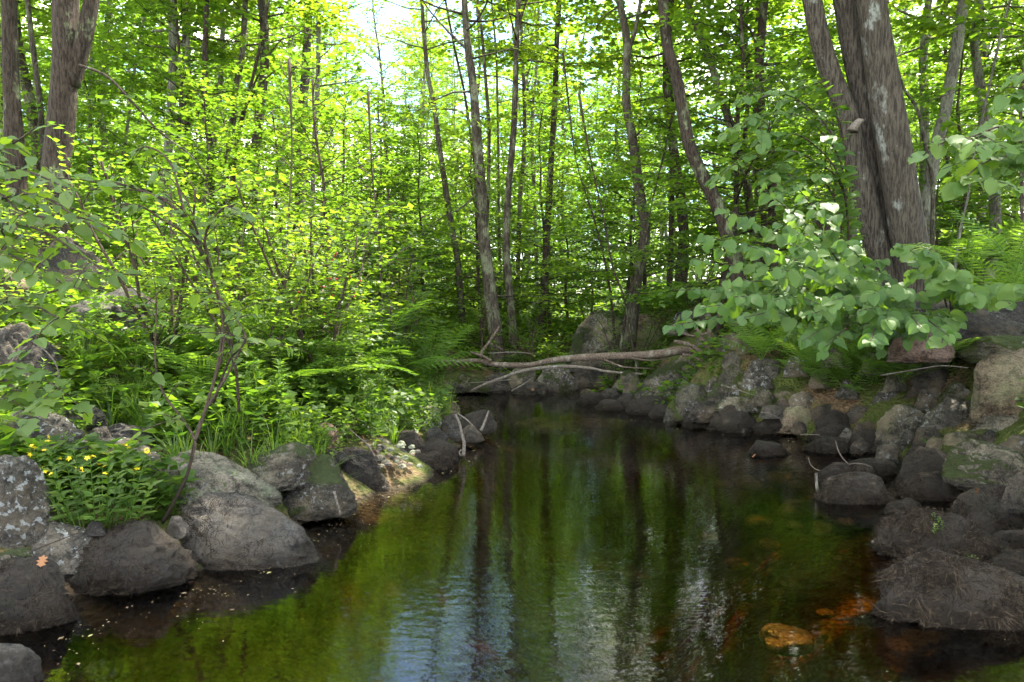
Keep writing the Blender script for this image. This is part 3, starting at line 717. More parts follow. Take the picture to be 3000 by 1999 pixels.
# ------------------------------------------------------------------ water
m = NT('stream_water')
pos = m.n('ShaderNodeNewGeometry').outputs['Position']
def ripple(scale, st, det, rough=.5, dist=0.):
    mp = m.n('ShaderNodeMapping'); mp.inputs['Scale'].default_value = st; m.l(pos, mp.inputs['Vector'])
    t = m.n('ShaderNodeTexNoise'); t.inputs['Scale'].default_value = scale; t.inputs['Detail'].default_value = det; t.inputs['Roughness'].default_value = rough; t.inputs['Distortion'].default_value = dist
    m.l(mp.outputs[0], t.inputs['Vector']); return t.outputs['Fac']
r1 = ripple(8, (1.0, 2.4, 1), 2); r2 = ripple(24, (1.0, 2.2, 1), 2, .5); cal = m.ramp(ripple(0.55, (1, 1, 1), 2), [(0.35, 0.35), (0.6, 1.0)])
hgt = m.math('MULTIPLY', m.math('ADD', r1, m.math('MULTIPLY', r2, 0.30)), cal)
nb = m.bump(hgt, 0.13, 0.02)
fr = m.n('ShaderNodeFresnel'); fr.inputs['IOR'].default_value = 1.75; m.l(nb, fr.inputs['Normal'])
gl = m.n('ShaderNodeBsdfGlossy'); gl.inputs['Roughness'].default_value = 0.01; m.l(nb, gl.inputs['Normal'])
tr = m.n('ShaderNodeBsdfTransparent')
sh = m.n('ShaderNodeMixShader'); m.l(fr.outputs[0], sh.inputs[0]); m.l(tr.outputs[0], sh.inputs[1]); m.l(gl.outputs[0], sh.inputs[2])
ab = m.n('ShaderNodeVolumeAbsorption'); ab.inputs['Color'].default_value = (0.88, 0.70, 0.22, 1); ab.inputs['Density'].default_value = 4.6
m.l(ab.outputs[0], m.o.inputs['Volume'])
WATER = m.done(sh.outputs[0])
wm = MB()
bx = np.array([(-6.5, -13, 0), (7, -13, 0), (7, 13.5, 0), (-6.5, 13.5, 0), (-6.5, -13, -1.6), (7, -13, -1.6), (7, 13.5, -1.6), (-6.5, 13.5, -1.6)], float)
wm.add(bx, [(0, 1, 2, 3), (7, 6, 5, 4), (0, 4, 5, 1), (1, 5, 6, 2), (2, 6, 7, 3), (3, 7, 4, 0)])
tag(wm.build('water', WATER, None, False), 'dark tea coloured stream water with fine ripples', None, None, 'structure')
N_TALL, N_MID, N_BUSH = 175, 200, 170
# ------------------------------------------------------------------ growing things
# openings cut in the canopy to place sun patches: (x, y, rx, ry) on the ground
GAPS = [(3.5, 8.3, .5, .35), (4.0, 7.4, .4, .3), (3.2, 9.0, .3, .3), (-2.4, 6.4, .6, .5), (.5, 18, 3, 3), (-3, 17, 2.5, 2.5), (5, 20, 3, 3), (1, 26, 4, 3), (9, 17, 2.5, 2.5), (-2.5, 6.6, 1.9, 2.2), (-1.2, 5.8, .8, .7), (2.4, 12.0, .7, .7), (2.05, 5.5, .45, .6), (1.5, 3.6, .4, .4), (2.4, 4.4, .3, .2), (3.1, 6.4, .4, .3), (2.9, 7.6, .3, .3), (3.7, 5.6, .3, .3), (2.6, 9.4, .5, .5), (4.6, 7.4, .3, .3), (2.7, 5.3, .25, .2), (2.6, 3.6, .2, .15), (1.9, 8.2, .3, .3), (-2.3, 3.9, .25, .25), (3.4, 9.5, .4, .4), (2.9, 6.0, .2, .2), (-3.4, 4.6, .6, .4), (4.4, 5.6, .25, .25), (0.7, 8.5, 1.0, .35), (-4.5, 10.0, 2.5, 2.2), (-7, 13, 2, 2), (4.5, 15, 2, 1.5), (0.5, 14.5, 1.6, 1.2), (-1.7, 3.9, .3, .3)]
SV = np.array(SUNV)
def in_gap(p, grow=1.0):
    q = p - SV * ((p[:, 2] - 0.6) / SV[2])[:, None]
    r = np.zeros(len(p), bool)
    for x, y, a, b in GAPS:
        r |= ((q[:, 0] - x) / (a * grow)) ** 2 + ((q[:, 1] - y) / (b * grow)) ** 2 < 1
    u = p[:, 0] / np.maximum(p[:, 1], .5); e = p[:, 2] / np.maximum(p[:, 1], .5)
    r |= (u > -.25) & (u < -.05) & (e > .36) & (p[:, 1] > 6) & (rng.random(len(p)) < .65)      # the opening over the stream
    r |= (p[:, 0] > -2.8) & (p[:, 0] < 1.3) & (p[:, 1] < 12) & (p[:, 2] > 4) & (rng.random(len(p)) < .7)
    return r & (p[:, 2] > 1.6)

def spray_leaves(mbL, p0, d0, L, tpl, size, spacing, tone0=0.5, jit=0.28, keep=None, twigs=None, flat=0.15):
    """leaves along many twigs at once; p0 (n,3) starts, d0 (n,3) directions, L (n,) lengths"""
    n = len(p0)
    if n == 0: return
    k = np.maximum(2, (L / spacing).astype(int)); idx = np.repeat(np.arange(n), k)
    pos_in = np.concatenate([np.arange(a) for a in k]); t = (pos_in + 0.6 + 0.3 * rng.random(len(idx))) / np.repeat(k, k)
    base = p0[idx] + d0[idx] * (L[idx] * t)[:, None]
    base[:, 2] -= (L[idx] * t ** 2) * 0.18
    up = np.array([0, 0, 1.0]); side = np.cross(d0[idx], up); side /= np.linalg.norm(side, axis=1)[:, None] + 1e-9
    sgn = np.where(pos_in % 2 == 0, 1.0, -1.0)[:, None]
    dv = side * sgn * (1.05 - 0.55 * t[:, None]) + d0[idx] * (0.45 + 0.5 * t[:, None]) + np.array([0, 0, -flat])
    sz = size * rng.uniform(0.65, 1.2, len(idx)) * (1.05 - 0.3 * t)
    base = base + rng.normal(size=base.shape) * spacing * 0.25
    tone = np.clip(tone0 + rng.normal(size=len(idx)) * 0.17, 0, 1)
    if keep is not None:
        kk = keep(base); base, dv, sz, tone = base[kk], dv[kk], sz[kk], tone[kk]
    scatter(mbL, tpl, base, frames(dv, up, jit), sz, tone)

def grow(mbT, mbL, pts, rad, tb=0.4, nb=40, L0=2.5, leaf=0.11, spacing=0.09, tpl=KITE, keep=None, elev=(5, 45), tw=5.0, seed=0, te=1.0, thin=1.0, tips=True):
    r = np.random.default_rng(seed)
    pts = np.asarray(pts, float); seg = np.linalg.norm(np.diff(pts, axis=0), axis=1); cum = np.concatenate([[0], np.cumsum(seg)]); tot = cum[-1]
    S, D, LL = [], [], []
    for b in range(nb):
        t = tb + (te - tb) * (b + r.random()) / nb
        s = t * tot
        p = np.array([np.interp(s, cum, pts[:, a]) for a in range(3)]); rr = np.interp(s, cum, rad)
        u = (t - tb) / (1 - tb + 1e-6)
        az = b * 2.4 + r.uniform(-.5, .5); el = R(elev[0] + (elev[1] - elev[0]) * u + r.uniform(-10, 10))
        L = L0 * (1.0 - 0.55 * u ** 1.5) * r.uniform(0.55, 1.15)
        d = np.array([math.cos(az) * math.cos(el), math.sin(az) * math.cos(el), math.sin(el)])
        q = [p]; dd = d.copy()
        for i in range(4):
            dd = dd + r.normal(size=3) * 0.16 + np.array([0, 0, 0.05 - 0.10 * i / 4]); dd /= np.linalg.norm(dd)
            q.append(q[-1] + dd * L / 4)
        q = np.array(q)
        r0 = max(0.006, min(rr * 0.42, 0.012 * L + 0.004)) * thin
        mbT.tube(q, np.linspace(r0, 0.003 * thin, 5), 4)
        m = max(2, int(L * tw))
        for i in range(m):
            f = 0.22 + 0.78 * (i + r.random()) / m
            x = f * 4; i0 = min(3, int(x)); pp = q[i0] + (q[i0 + 1] - q[i0]) * (x - i0); bd = (q[i0 + 1] - q[i0]) / (L / 4)
            an = R(r.uniform(28, 75)) * (1 if i % 2 else -1)
            c, s_ = math.cos(an), math.sin(an)
            td = np.array([bd[0] * c - bd[1] * s_, bd[0] * s_ + bd[1] * c, bd[2] * 0.5 + r.uniform(-.15, .2)]); td /= np.linalg.norm(td)
            tl = L * 0.36 * (1.1 - 0.6 * f) * r.uniform(0.6, 1.3) + 0.08
            S.append(pp); D.append(td); LL.append(tl)
            if thin >= 1.0 and r.random() < 0.5 and tips:
                mbT.tube([pp, pp + td * tl * .5 + np.array([0, 0, -.03 * tl]), pp + td * tl * .95 + np.array([0, 0, -.16 * tl])], [0.0045, .003, .0015], 3)
    spray_leaves(mbL, np.array(S), np.array(D), np.array(LL), tpl, leaf, spacing, keep=keep)

def px_path(pts, d, ds=None):
    return np.array([P(x, y, d if ds is None else ds[i]) for i, (x, y) in enumerate(pts)])
def smooth_path(p, n):
    p = np.asarray(p, float); k = len(p); t = np.linspace(0, k - 1, n); out_ = []
    for a in t:
        i = min(k - 2, int(a)); f = a - i
        p0 = p[max(0, i - 1)]; p1 = p[i]; p2 = p[i + 1]; p3 = p[min(k - 1, i + 2)]
        out_.append(0.5 * ((2 * p1) + (-p0 + p2) * f + (2 * p0 - 5 * p1 + 4 * p2 - p3) * f * f + (-p0 + 3 * p1 - 3 * p2 + p3) * f ** 3))
    return np.array(out_)

def bark_tube(mb, pts, rad, n=14, amp=0.06, seed=0, step=0.12):
    """a trunk with furrows and swellings"""
    L = np.linalg.norm(np.diff(pts, axis=0), axis=1).sum(); k = max(8, int(L / step))
    q = smooth_path(pts, k); rr = np.interp(np.linspace(0, 1, k), np.linspace(0, 1, len(rad)), rad)
    v0 = mb.n
    mb.tube(q, rr, n)
    V = mb.v[-1]; th = np.arange(n) * 2 * math.pi / n
    off = Vector((seed * 3.7, 1.1 * seed, 5))
    for i in range(k):
        ax = q[i]
        for j in range(n):
            a = th[j]; w = noise.noise(Vector((math.cos(a) * 2.2, math.sin(a) * 2.2, i * step * 0.5)) + off) + 0.5 * noise.noise(Vector((math.cos(a) * 6, math.sin(a) * 6, i * step * 1.1)) + off)
            V[i * n + j] = ax + (V[i * n + j] - ax) * (1 + amp * 1.6 * w)
    return q, rr

MARKS = []
def hand_tree(name, pts, widths, d, label, mat=BARK, group=None, height=13.0, crown=0.45, nb=30, leaf=0.135, L0=2.3, flare=1.5, sides=12, extra=None, cat='tree', lmat=L_MAPLE, ds=None, low=0.0):
    """pts run from the top of what the photograph shows down to the foot, in its pixels; widths in pixels"""
    MARKS.append((pts[-1][0], d, label))
    P_ = px_path(pts, d, ds)[::-1]; rad = [M(w, d) / 2 for w in (np.interp(np.linspace(0, 1, len(pts)), np.linspace(0, 1, len(widths)), widths))][::-1]
    # down to the ground
    foot = P_[0].copy(); dirv = (P_[1] - P_[0]); dirv /= np.linalg.norm(dirv)
    g = H1(foot[0], foot[1]) - 0.12
    if foot[2] > g:
        ft = foot.copy(); ft[:2] -= dirv[:2] / max(.3, dirv[2]) * (foot[2] - g) * 0.5; ft[2] = g
        midp = (foot + ft) / 2
        P_ = np.vstack([ft, midp, P_]); rad = [rad[0] * flare, rad[0] * 1.12] + rad
    # up into the crown
    top = P_[-1]; dv = P_[-1] - P_[-3] if len(P_) > 3 else P_[-1] - P_[0]; dv /= np.linalg.norm(dv)
    r_ = np.random.default_rng(int(abs(pts[0][0]) * 7 + d * 31) % 99991)
    ext = [top]; 
    while ext[-1][2] < height and len(ext) < 14:
        dv = dv * np.array([.93, .93, 1]) + r_.normal(size=3) * 0.05 + np.array([0, 0, .05]); dv /= np.linalg.norm(dv)
        ext.append(ext[-1] + dv * 1.0)
    k = len(ext) - 1
    if k > 0:
        P_ = np.vstack([P_, ext[1:]]); rad = rad + list(np.linspace(rad[-1], 0.02, k + 1)[1:])
    root = empty(name, P_[0]); tag(root, label, cat, group)
    T, Lf = MB(), MB()
    q, rr = bark_tube(T, P_ - P_[0], rad, sides, 0.07, int(pts[0][0]))
    keep = lambda b: ~in_gap(b + P_[0]) | (rng.random(len(b)) < 0.05)
    grow(T, Lf, q, rr, crown, int(nb * 1.25), L0, leaf, 0.065, KITE, keep, tw=8.0, seed=int(pts[0][0]) + 3)
    if low: grow(T, Lf, q, rr, 0.12, int(low), L0 * 0.7, leaf, 0.065, KITE, keep, tw=8.0, seed=int(pts[0][0]) + 9, te=crown, elev=(0, 20))
    if extra:
        for ex, w0, w1, dd in extra:
            e = px_path(ex, d, dd if not np.isscalar(dd) else None) if not np.isscalar(dd) else px_path(ex, dd)
            e = e - P_[0]
            e = smooth_path(e, len(e) * 3)
            T.tube(e, np.linspace(M(w0, d) / 2, M(w1, d) / 2, len(e)), 6)
            if w1 < 6:
                m_ = 8; S = e[np.linspace(len(e) // 3, len(e) - 1, m_).astype(int)]; D = r_.normal(size=(m_, 3)) * [1, 1, .3]; D /= np.linalg.norm(D, axis=1)[:, None]
                spray_leaves(Lf, S, D, r_.uniform(.3, .8, m_), KITE, leaf, .07)
    T.build('trunk', mat, root); 
    if Lf.n: Lf.build('crown', lmat, root, False)
    return root

# hand placed trees, left to right
HT = hand_tree
HT('tree', [(26, 0), (30, 130), (36, 300), (42, 420), (48, 520)], [38, 40, 50, 52], 9.0, 'thick mottled trunk cut by the left edge of the view', BARK_DARK, nb=26, crown=.5)
HT('tree', [(192, 0), (192, 180), (180, 357), (165, 500), (160, 620)], [66, 70, 68, 72], 8.6, 'massive dark trunk with yellow green lichen patches and a forked limb', BARK_DARK, nb=30, crown=.55, sides=18,
   extra=[([(205, 250), (232, 160), (255, 70), (272, -20), (290, -150)], 52, 34, 8.6), ([(232, 192), (312, 223), (388, 300), (469, 388), (558, 455), (600, 513)], 9, 4, 8.3)])
HT('tree', [(80, 0), (96, 134), (116, 290), (124, 400)], [13, 16], 12.5, 'slender grey trunk between the two thick trunks', nb=20)
HT('tree', [(265, 230), (262, 480), (258, 600)], [10, 13], 20, 'thin pale trunk behind the massive forked one', BARK_PALE, nb=20)
HT('tree', [(420, 60), (395, 200), (384, 290), (360, 470), (345, 600)], [7, 10], 20, 'thin leaning trunk behind the arching branch', BARK_PALE, nb=20)
HT('tree', [(560, 0), (545, 192), (535, 312), (533, 480), (530, 650)], [10, 13], 18, 'thin grey trunk beside a pale forked one', BARK_PALE, nb=20)
HT('tree', [(605, 0), (600, 180), (600, 335), (618, 446), (618, 603), (612, 780)], [14, 18], 13, 'dark kinked trunk rising behind the arching sapling', BARK_DARK, nb=22)
HT('tree', [(652, 100), (640, 330), (625, 420), (606, 560), (600, 700)], [14, 20], 17, 'pale smooth forked trunk behind the dark kinked one', BARK_PALE, nb=20)
HT('tree', [(719, 0), (710, 156), (692, 250), (683, 357), (665, 491), (640, 720)], [15, 18], 14, 'grey trunk leaning over toward the gap of sky', BARK, nb=22)
HT('tree', [(740, 230), (712, 330), (696, 400), (683, 513), (678, 700), (676, 800)], [9, 18], 13, 'short dark trunk with many fanning upper limbs', BARK_DARK, nb=22,
   extra=[([(700, 400), (735, 270), (790, 160), (830, 110)], 8, 3, 13), ([(712, 330), (760, 250), (830, 190), (900, 150)], 6, 2, 13)])
HT('tree', [(933, 0), (933, 110), (930, 268), (920, 446), (915, 640), (905, 800)], [12, 15], 17, 'straight pale trunk alone against the bright gap', BARK_PALE, nb=20)
HT('tree', [(1235, 0), (1240, 80), (1254, 223), (1272, 312), (1286, 424), (1303, 536), (1321, 650), (1340, 760), (1353, 920)], [10, 20], 15, 'long grey trunk leaning away from the central big one', BARK, nb=24)
HT('tree', [(1360, 0), (1370, 134), (1388, 268), (1397, 400), (1408, 536), (1415, 670), (1428, 784), (1440, 895), (1452, 985)], [17, 26, 34, 44], 12.8, 'biggest central trunk with furrowed bark standing behind the fallen log', BARK, nb=28, sides=18, low=5,
   extra=[([(1400, 400), (1360, 335), (1310, 320), (1250, 322)], 7, 3, 12.8), ([(1405, 560), (1350, 610), (1290, 640), (1230, 690)], 6, 2, 12.8)])
HT('tree', [(1400, 0), (1412, 100), (1420, 200), (1430, 330), (1433, 400), (1430, 560), (1424, 700)], [8, 11], 14.5, 'thin trunk hugging the biggest central trunk', BARK, nb=16)
HT('tree', [(1305, 0), (1330, 134), (1360, 270), (1382, 420), (1393, 520), (1398, 740), (1405, 920)], [6, 9], 15.5, 'very thin curved trunk left of the biggest central trunk', BARK_DARK, nb=14)
HT('tree', [(1455, 200), (1460, 446), (1462, 650), (1466, 880)], [6, 9], 17, 'thin straight pole between the two central trunks', BARK, nb=16)
HT('tree', [(1520, 0), (1513, 134), (1509, 268), (1504, 400), (1491, 536), (1484, 670), (1484, 760), (1500, 930)], [14, 18, 24], 13.6, 'tall grey trunk curving at its foot right of the biggest central one', BARK, nb=26, sides=14,
   extra=[([(1517, 90), (1530, 40), (1545, -10), (1560, -100)], 9, 6, 13.6)])
HT('tree', [(1537, 330), (1535, 450), (1525, 560), (1520, 700), (1516, 910)], [11, 14], 17, 'mid sized wavy trunk behind the tall curved one', BARK, nb=18)
HT('tree', [(1560, 430), (1566, 600), (1571, 720), (1573, 890)], [10, 12], 19, 'pale straight trunk left of the dark thick one', BARK_PALE, nb=18)
HT('tree', [(1630, 150), (1625, 312), (1616, 446), (1610, 560), (1602, 700), (1598, 780), (1590, 910)], [15, 22], 15, 'dark thick straight trunk beside two pale poles', BARK_DARK, nb=22)
HT('tree', [(1545, 640), (1552, 720), (1545, 830), (1540, 890)], [6, 7], 22, 'thin crooked pole in the shade behind the central trunks', BARK_PALE, nb=12)
HT('tree', [(1815, 0), (1835, 110), (1836, 223), (1836, 312), (1852, 400), (1868, 536), (1888, 650), (1885, 730), (1862, 840)], [19, 26, 34], 12, 'twisting grey trunk with a high fork right of centre', BARK, nb=26, sides=16, low=4,
   extra=[([(1842, 150), (1860, 90), (1872, 30), (1882, -60)], 15, 10, 12)])
HT('tree', [(1968, 230), (1970, 400), (1968, 600), (1962, 800)], [12, 16], 14.5, 'upright mossy trunk just behind the twisting one', BARK_DARK, nb=18)
HT('tree', [(1942, 0), (1955, 134), (1982, 223), (2000, 320), (2018, 420), (2050, 500), (2090, 580), (2125, 670), (2155, 770)], [28, 34, 44], 10, 'thick dark trunk leaning hard toward the centre', BARK_DARK, nb=28, sides=18)
HT('tree', [(2012, 0), (2045, 90), (2080, 180), (2107, 268), (2138, 357), (2178, 490), (2200, 625), (2212, 720)], [17, 26], 12, 'leaning lichen flecked trunk parallel to the thick dark one', BARK, nb=22, sides=14)
HT('tree', [(2239, 0), (2232, 90), (2225, 223), (2232, 335), (2257, 446), (2263, 580), (2265, 690)], [22, 28], 11, 'reddish brown crooked trunk with a small side fork', BARK_DARK, nb=24, sides=14,
   extra=[([(2217, 150), (2205, 100), (2180, 70), (2150, 52)], 9, 4, 11)])
HT('tree', [(2205, 260), (2214, 330), (2223, 446), (2232, 560), (2240, 690)], [12, 18], 13, 'straight dark trunk close behind the reddish crooked one', BARK_DARK, nb=18)
HT('tree', [(2366, 60), (2370, 250), (2374, 446), (2380, 640)], [11, 14], 20, 'pale trunk seen left of the three stemmed tree', BARK_PALE, nb=18)
HT('birch_tree', [(2180, 300), (2240, 282), (2295, 272), (2370, 326), (2446, 402), (2491, 491), (2495, 580), (2504, 690), (2512, 800)], [4, 8, 12, 16], 9.2, 'small crooked birch arching over beside the three stemmed tree', BARK_PALE, height=0, nb=14, crown=.72, L0=1.0, lmat=L_BROAD, leaf=.12)
HT('tree', [(2640, 240), (2687, 321), (2714, 446), (2732, 536), (2732, 700), (2735, 800)], [8, 14], 10, 'thin crooked trunk right of the three stemmed tree', BARK, nb=18)
HT('tree', [(2768, 60), (2772, 200), (2775, 400), (2778, 620)], [9, 14], 18, 'dim straight trunk behind the leafy branch at the right', BARK_DARK, nb=18)
HT('tree', [(2880, 90), (2878, 280), (2874, 500), (2870, 700)], [16, 20], 17, 'dark evergreen trunk deep in the shade near the right edge', BARK_DARK, nb=20)
HT('tree', [(2990, 330), (2992, 500), (2995, 700)], [8, 10], 8.0, 'thin dark stem at the right edge', BARK_DARK, nb=10, height=6)
HT('birch_tree', [(2848, 480), (2835, 580), (2818, 650), (2803, 740)], [5, 8], 9.5, 'thin white birch stem right of the three stemmed tree', BARK_PALE, nb=10, height=5.5, L0=1.0)
HT('sapling', [(1768, 640), (1795, 784), (1830, 880)], [4, 7], 11, 'dark sapling leaning out beside the twisting trunk', BARK_DARK, nb=12, height=4.5, L0=1.3, crown=.35)
HT('sapling', [(1905, 620), (1888, 740), (1842, 880)], [4, 8], 11.4, 'dark slanting sapling crossing the twisting trunk', BARK_DARK, nb=12, height=4.5, L0=1.3, crown=.35)
HT('sapling', [(1690, 480), (1740, 640), (1770, 760), (1790, 870)], [4, 7], 12.4, 'arching sapling with maple leaves above the boulders', BARK_DARK, nb=16, height=5.0, L0=1.6, crown=.3)
HT('sapling', [(855, 430), (845, 640), (835, 820), (830, 1000)], [4, 6], 8.0, 'slim straight sapling over the sunny thicket', TWIG, nb=16, height=4.2, L0=0.7, crown=.35)
HT('sapling', [(1090, 500), (1110, 700), (1120, 900), (1122, 1010)], [4, 6], 9.0, 'slim sapling at the right end of the sunny thicket', TWIG, nb=16, height=3.8, L0=0.8, crown=.3)

# the three stemmed tree: three trunks of one tree
root = empty('three_stemmed_tree', P(2650, 885, 8.4)); tag(root, 'great three stemmed tree with shaggy brown bark and white lichen streaks', 'tree'); r0 = np.array(root.location)
def stem(pts, w, d, sides, seed):
    T = MB(); q = px_path(pts, d)[::-1]; rad = [M(x, d) / 2 for x in np.interp(np.linspace(0, 1, len(pts)), np.linspace(0, 1, len(w)), w)][::-1]
    top = q[-1]; dv = q[-1] - q[-2]; dv /= np.linalg.norm(dv); ext = []
    for i in range(10): dv = dv + np.array([0, 0, .06]); dv /= np.linalg.norm(dv); top = top + dv; ext.append(top)
    q = np.vstack([q, ext]); rad = rad + list(np.linspace(rad[-1], .04, 11)[1:])
    qq, rr = bark_tube(T, q - r0, rad, sides, 0.07, seed, 0.06)
    Lf = MB(); keep = lambda b: ~in_gap(b + r0) | (rng.random(len(b)) < 0.05)
    grow(T, Lf, qq, rr, .52, 30, 2.8, .14, .065, KITE, keep, tw=8.0, seed=seed)
    T.build('trunk', BARK_BIG, root); return Lf
c1 = stem([(2379, 0), (2402, 112), (2437, 223), (2482, 335), (2504, 446), (2527, 536), (2562, 700), (2600, 800), (2622, 900)], [52, 58, 62, 74], 8.5, 26, 4)
c2 = stem([(2473, 0), (2504, 178), (2531, 312), (2549, 446), (2580, 580), (2610, 720), (2640, 900)], [56, 58, 66], 8.6, 26, 5)
c3 = stem([(2553, 0), (2578, 178), (2606, 357), (2634, 536), (2662, 700), (2683, 790), (2700, 905)], [78, 88, 90, 98, 128], 8.3, 34, 6)
for c_ in (c1, c2, c3): c_.build('crown', L_MAPLE, root, False)
kn = MB(); kn.tube(px_path([(2498, 385), (2505, 368), (2518, 356), (2530, 352)], 8.25) - r0, [M(16, 8.3), M(13, 8.3), M(10, 8.3), M(3, 8.3)], 9, wob=.12); kn.build('branch_stub', DEAD, root)
HT('fallen_trunk', [(2405, 660), (2482, 740), (2535, 806), (2575, 880)], [24, 36], 7.6, 'leaning dead trunk behind the big leaved bush', BARK_DARK, height=0, nb=0, cat='trunk') if False else None
lt_ = MB(); lp = px_path([(2395, 640), (2440, 700), (2482, 745), (2535, 812), (2575, 890)], 7.6); rt = empty('leaning_trunk', lp[-1]); lt_.tube(smooth_path(lp - lp[-1], 16), np.linspace(.045, .085, 16), 12, wob=.04); lt_.build('trunk', BARK_DARK, rt)
tag(rt, 'leaning brown trunk rising behind the big leaved bush', 'trunk')

# ------------------------------------------------------------------ tree kinds for the woods behind
def make_kind(name, label, cat, h, r0_, tb, nb, L0, leaf, spacing, bark, lmat, seed, elev=(5, 45), lean=0.3, multi=1, tw=5.0, thin=1.0, tpl=KITE):
    r = np.random.default_rng(seed)
    root = empty(name); tag(root, label, cat); T, Lf = MB(), MB()
    for k in range(multi):
        n = 9; z = np.linspace(0, h * r.uniform(.8, 1), n); dr = r.uniform(-1, 1, 2) * lean * (2.2 if multi > 1 else 1)
        w = np.cumsum(r.normal(size=(n, 2)) * h * 0.012, axis=0)
        pts = np.stack([dr[0] * z / h * h * .12 + w[:, 0], dr[1] * z / h * h * .12 + w[:, 1], z], 1); pts[0, 2] = -0.2
        rad = r0_ * (1 - 0.9 * (z / h)) + 0.006; rad[0] *= 1.25
        T.tube(smooth_path(pts, 18), np.interp(np.linspace(0, 1, 18), np.linspace(0, 1, n), rad), 8, wob=.03)
        grow(T, Lf, pts, rad, tb, nb // multi, L0, leaf, spacing, tpl, None, elev, tw, seed * 7 + k, thin=thin)
    a = T.build('trunk', bark, root); b = Lf.build('crown', lmat, root, False)
    kids[root.name] = [a, b]
    return root
TALL = [make_kind('forest_tree', '', 'tree', [17, 15, 18, 14, 16][i], [.14, .11, .15, .10, .12][i], [.30, .36, .42, .25, .34][i], [56, 50, 58, 46, 54][i], [2.7, 2.4, 2.9, 2.2, 2.5][i], .15, .075, [BARK, BARK_PALE, BARK, BARK_PALE, BARK_DARK][i], L_MAPLE, 40 + i, tw=7.5) for i in range(5)]
MID = [make_kind('understory_tree', '', 'tree', [6.5, 5.0, 7.5, 4.2][i], [.04, .035, .05, .03][i], [.14, .18, .12, .2][i], [52, 44, 60, 40][i], [1.9, 1.6, 2.1, 1.5][i], .115, .06, [BARK_DARK, TWIG, BARK_DARK, TWIG][i], L_UNDER, 60 + i, elev=(-5, 35), tw=10.0) for i in range(4)]
BUSH = [make_kind('shrub', '', 'shrub', [2.0, 1.5, 1.2, 1.8][i], .012, .12, [60, 52, 48, 60][i], [.75, .7, .6, .65][i], [.075, .065, .08, .06][i], [.036, .033, .036, .03][i], TWIG, [L_SHRUB, L_UNDER, L_SHRUB, L_UNDER][i], 80 + i, elev=(10, 60), multi=4, lean=1.6, tw=13, thin=.8) for i in range(4)]

placed = []
def ok(x, y, r):
    for a, b, c in placed:
        if (a - x) ** 2 + (b - y) ** 2 < (r + c) ** 2 * 0.25: return False
    placed.append((x, y, r)); return True
def zone(x, y):
    u = x / max(y, 1)
    a = 'behind the left bank' if u < -0.3 else 'beyond the gap of sky' if u < -0.06 else 'behind the fallen log' if u < 0.22 else 'behind the right bank'
    b = 'far back' if y > 38 else 'farther in' if y > 24 else 'close'
    return a, b
used = set()
def place(src, x, y, s, label, group, rz=None):
    z = H1(x, y) - 0.03
    rz = random.uniform(0, 6.28) if rz is None else rz
    if src.name not in used:
        used.add(src.name); src.location = (x, y, z); src.rotation_euler = (0, 0, rz); src.scale = (s, s, s); src['label'] = label; src['group'] = group; return src
    return copy_tree(src, (x, y, z), rz, s, label, group)
n = 0
tone_l = ['straight', 'slim pale', 'tall grey', 'thin pale', 'dark barked']
for tries in range(5000):
    if n >= N_TALL: break
    y = 14 + 62 * random.random() ** 1.15; x = random.uniform(-0.85, 0.85) * y
    u = x / y
    if -0.26 < u < -0.05 and y < 46 and random.random() < 0.93: continue
    if u > -.05 and u < .2 and y < 22: continue
    if not ok(x, y, 2.3 + y * .02): continue
    i = random.randrange(5); a, b = zone(x, y)
    if in_gap(np.array([[x, y, 11.0]]), 1.3)[0]: continue
    place(TALL[i], x, y, random.uniform(.85, 1.2) * (1 + .5 * min(1, max(0, (y - 30) / 25))), f'{tone_l[i]} forest tree with a leafy crown standing {b} {a}', f'{tone_l[i]} forest trees {b} {a}'); n += 1
# trees beside and behind the viewer whose crowns close over the pool
side_at = [(-8.5, 3.2), (-9.0, -3), (5.6, 1.0), (7.5, 5.5), (9.5, 9.0), (9.5, 1), (8.5, 12.5), (-10.5, 15), (12, 6), (-13.5, 9), (7.0, 8.4), (6.2, 10.8), (5.6, 4.2), (8.2, 7.2)]
for k_, (x, y) in enumerate(side_at):
    i = k_ % 5
    o_ = place(TALL[i], x, y, .9, f'{tone_l[i]} forest tree leaning over the stream from beside the pool', 'forest trees around the near pool')
    # its own crown, with leaves cut away to let the sun reach the pool
    cr = [q for q in COL.objects if q.parent is o_ and q.name.startswith('crown')][0]; src_ = cr.data; nv = len(src_.vertices)
    co = np.empty(nv * 3, np.float32); src_.vertices.foreach_get('co', co); co = co.reshape(-1, 4, 3)
    tn = np.empty(nv, np.float32); src_.attributes['tone'].data.foreach_get('value', tn); tn = tn.reshape(-1, 4)
    a_ = o_.rotation_euler.z; Rm = np.array([[math.cos(a_), -math.sin(a_), 0], [math.sin(a_), math.cos(a_), 0], [0, 0, 1]])
    wp = co[:, 0] @ Rm.T * .9 + np.array(o_.location)
    kk = ~in_gap(wp); co, tn = co[kk], tn[kk]; m2 = MB(); i2 = np.arange(len(co))[:, None] * 4
    m2.add(co.reshape(-1, 3), None, np.concatenate([i2 + [0, 1, 2], i2 + [0, 2, 3]]), tn.ravel()); cr.data = m2.mesh('crown', L_MAPLE, False)
n = 0
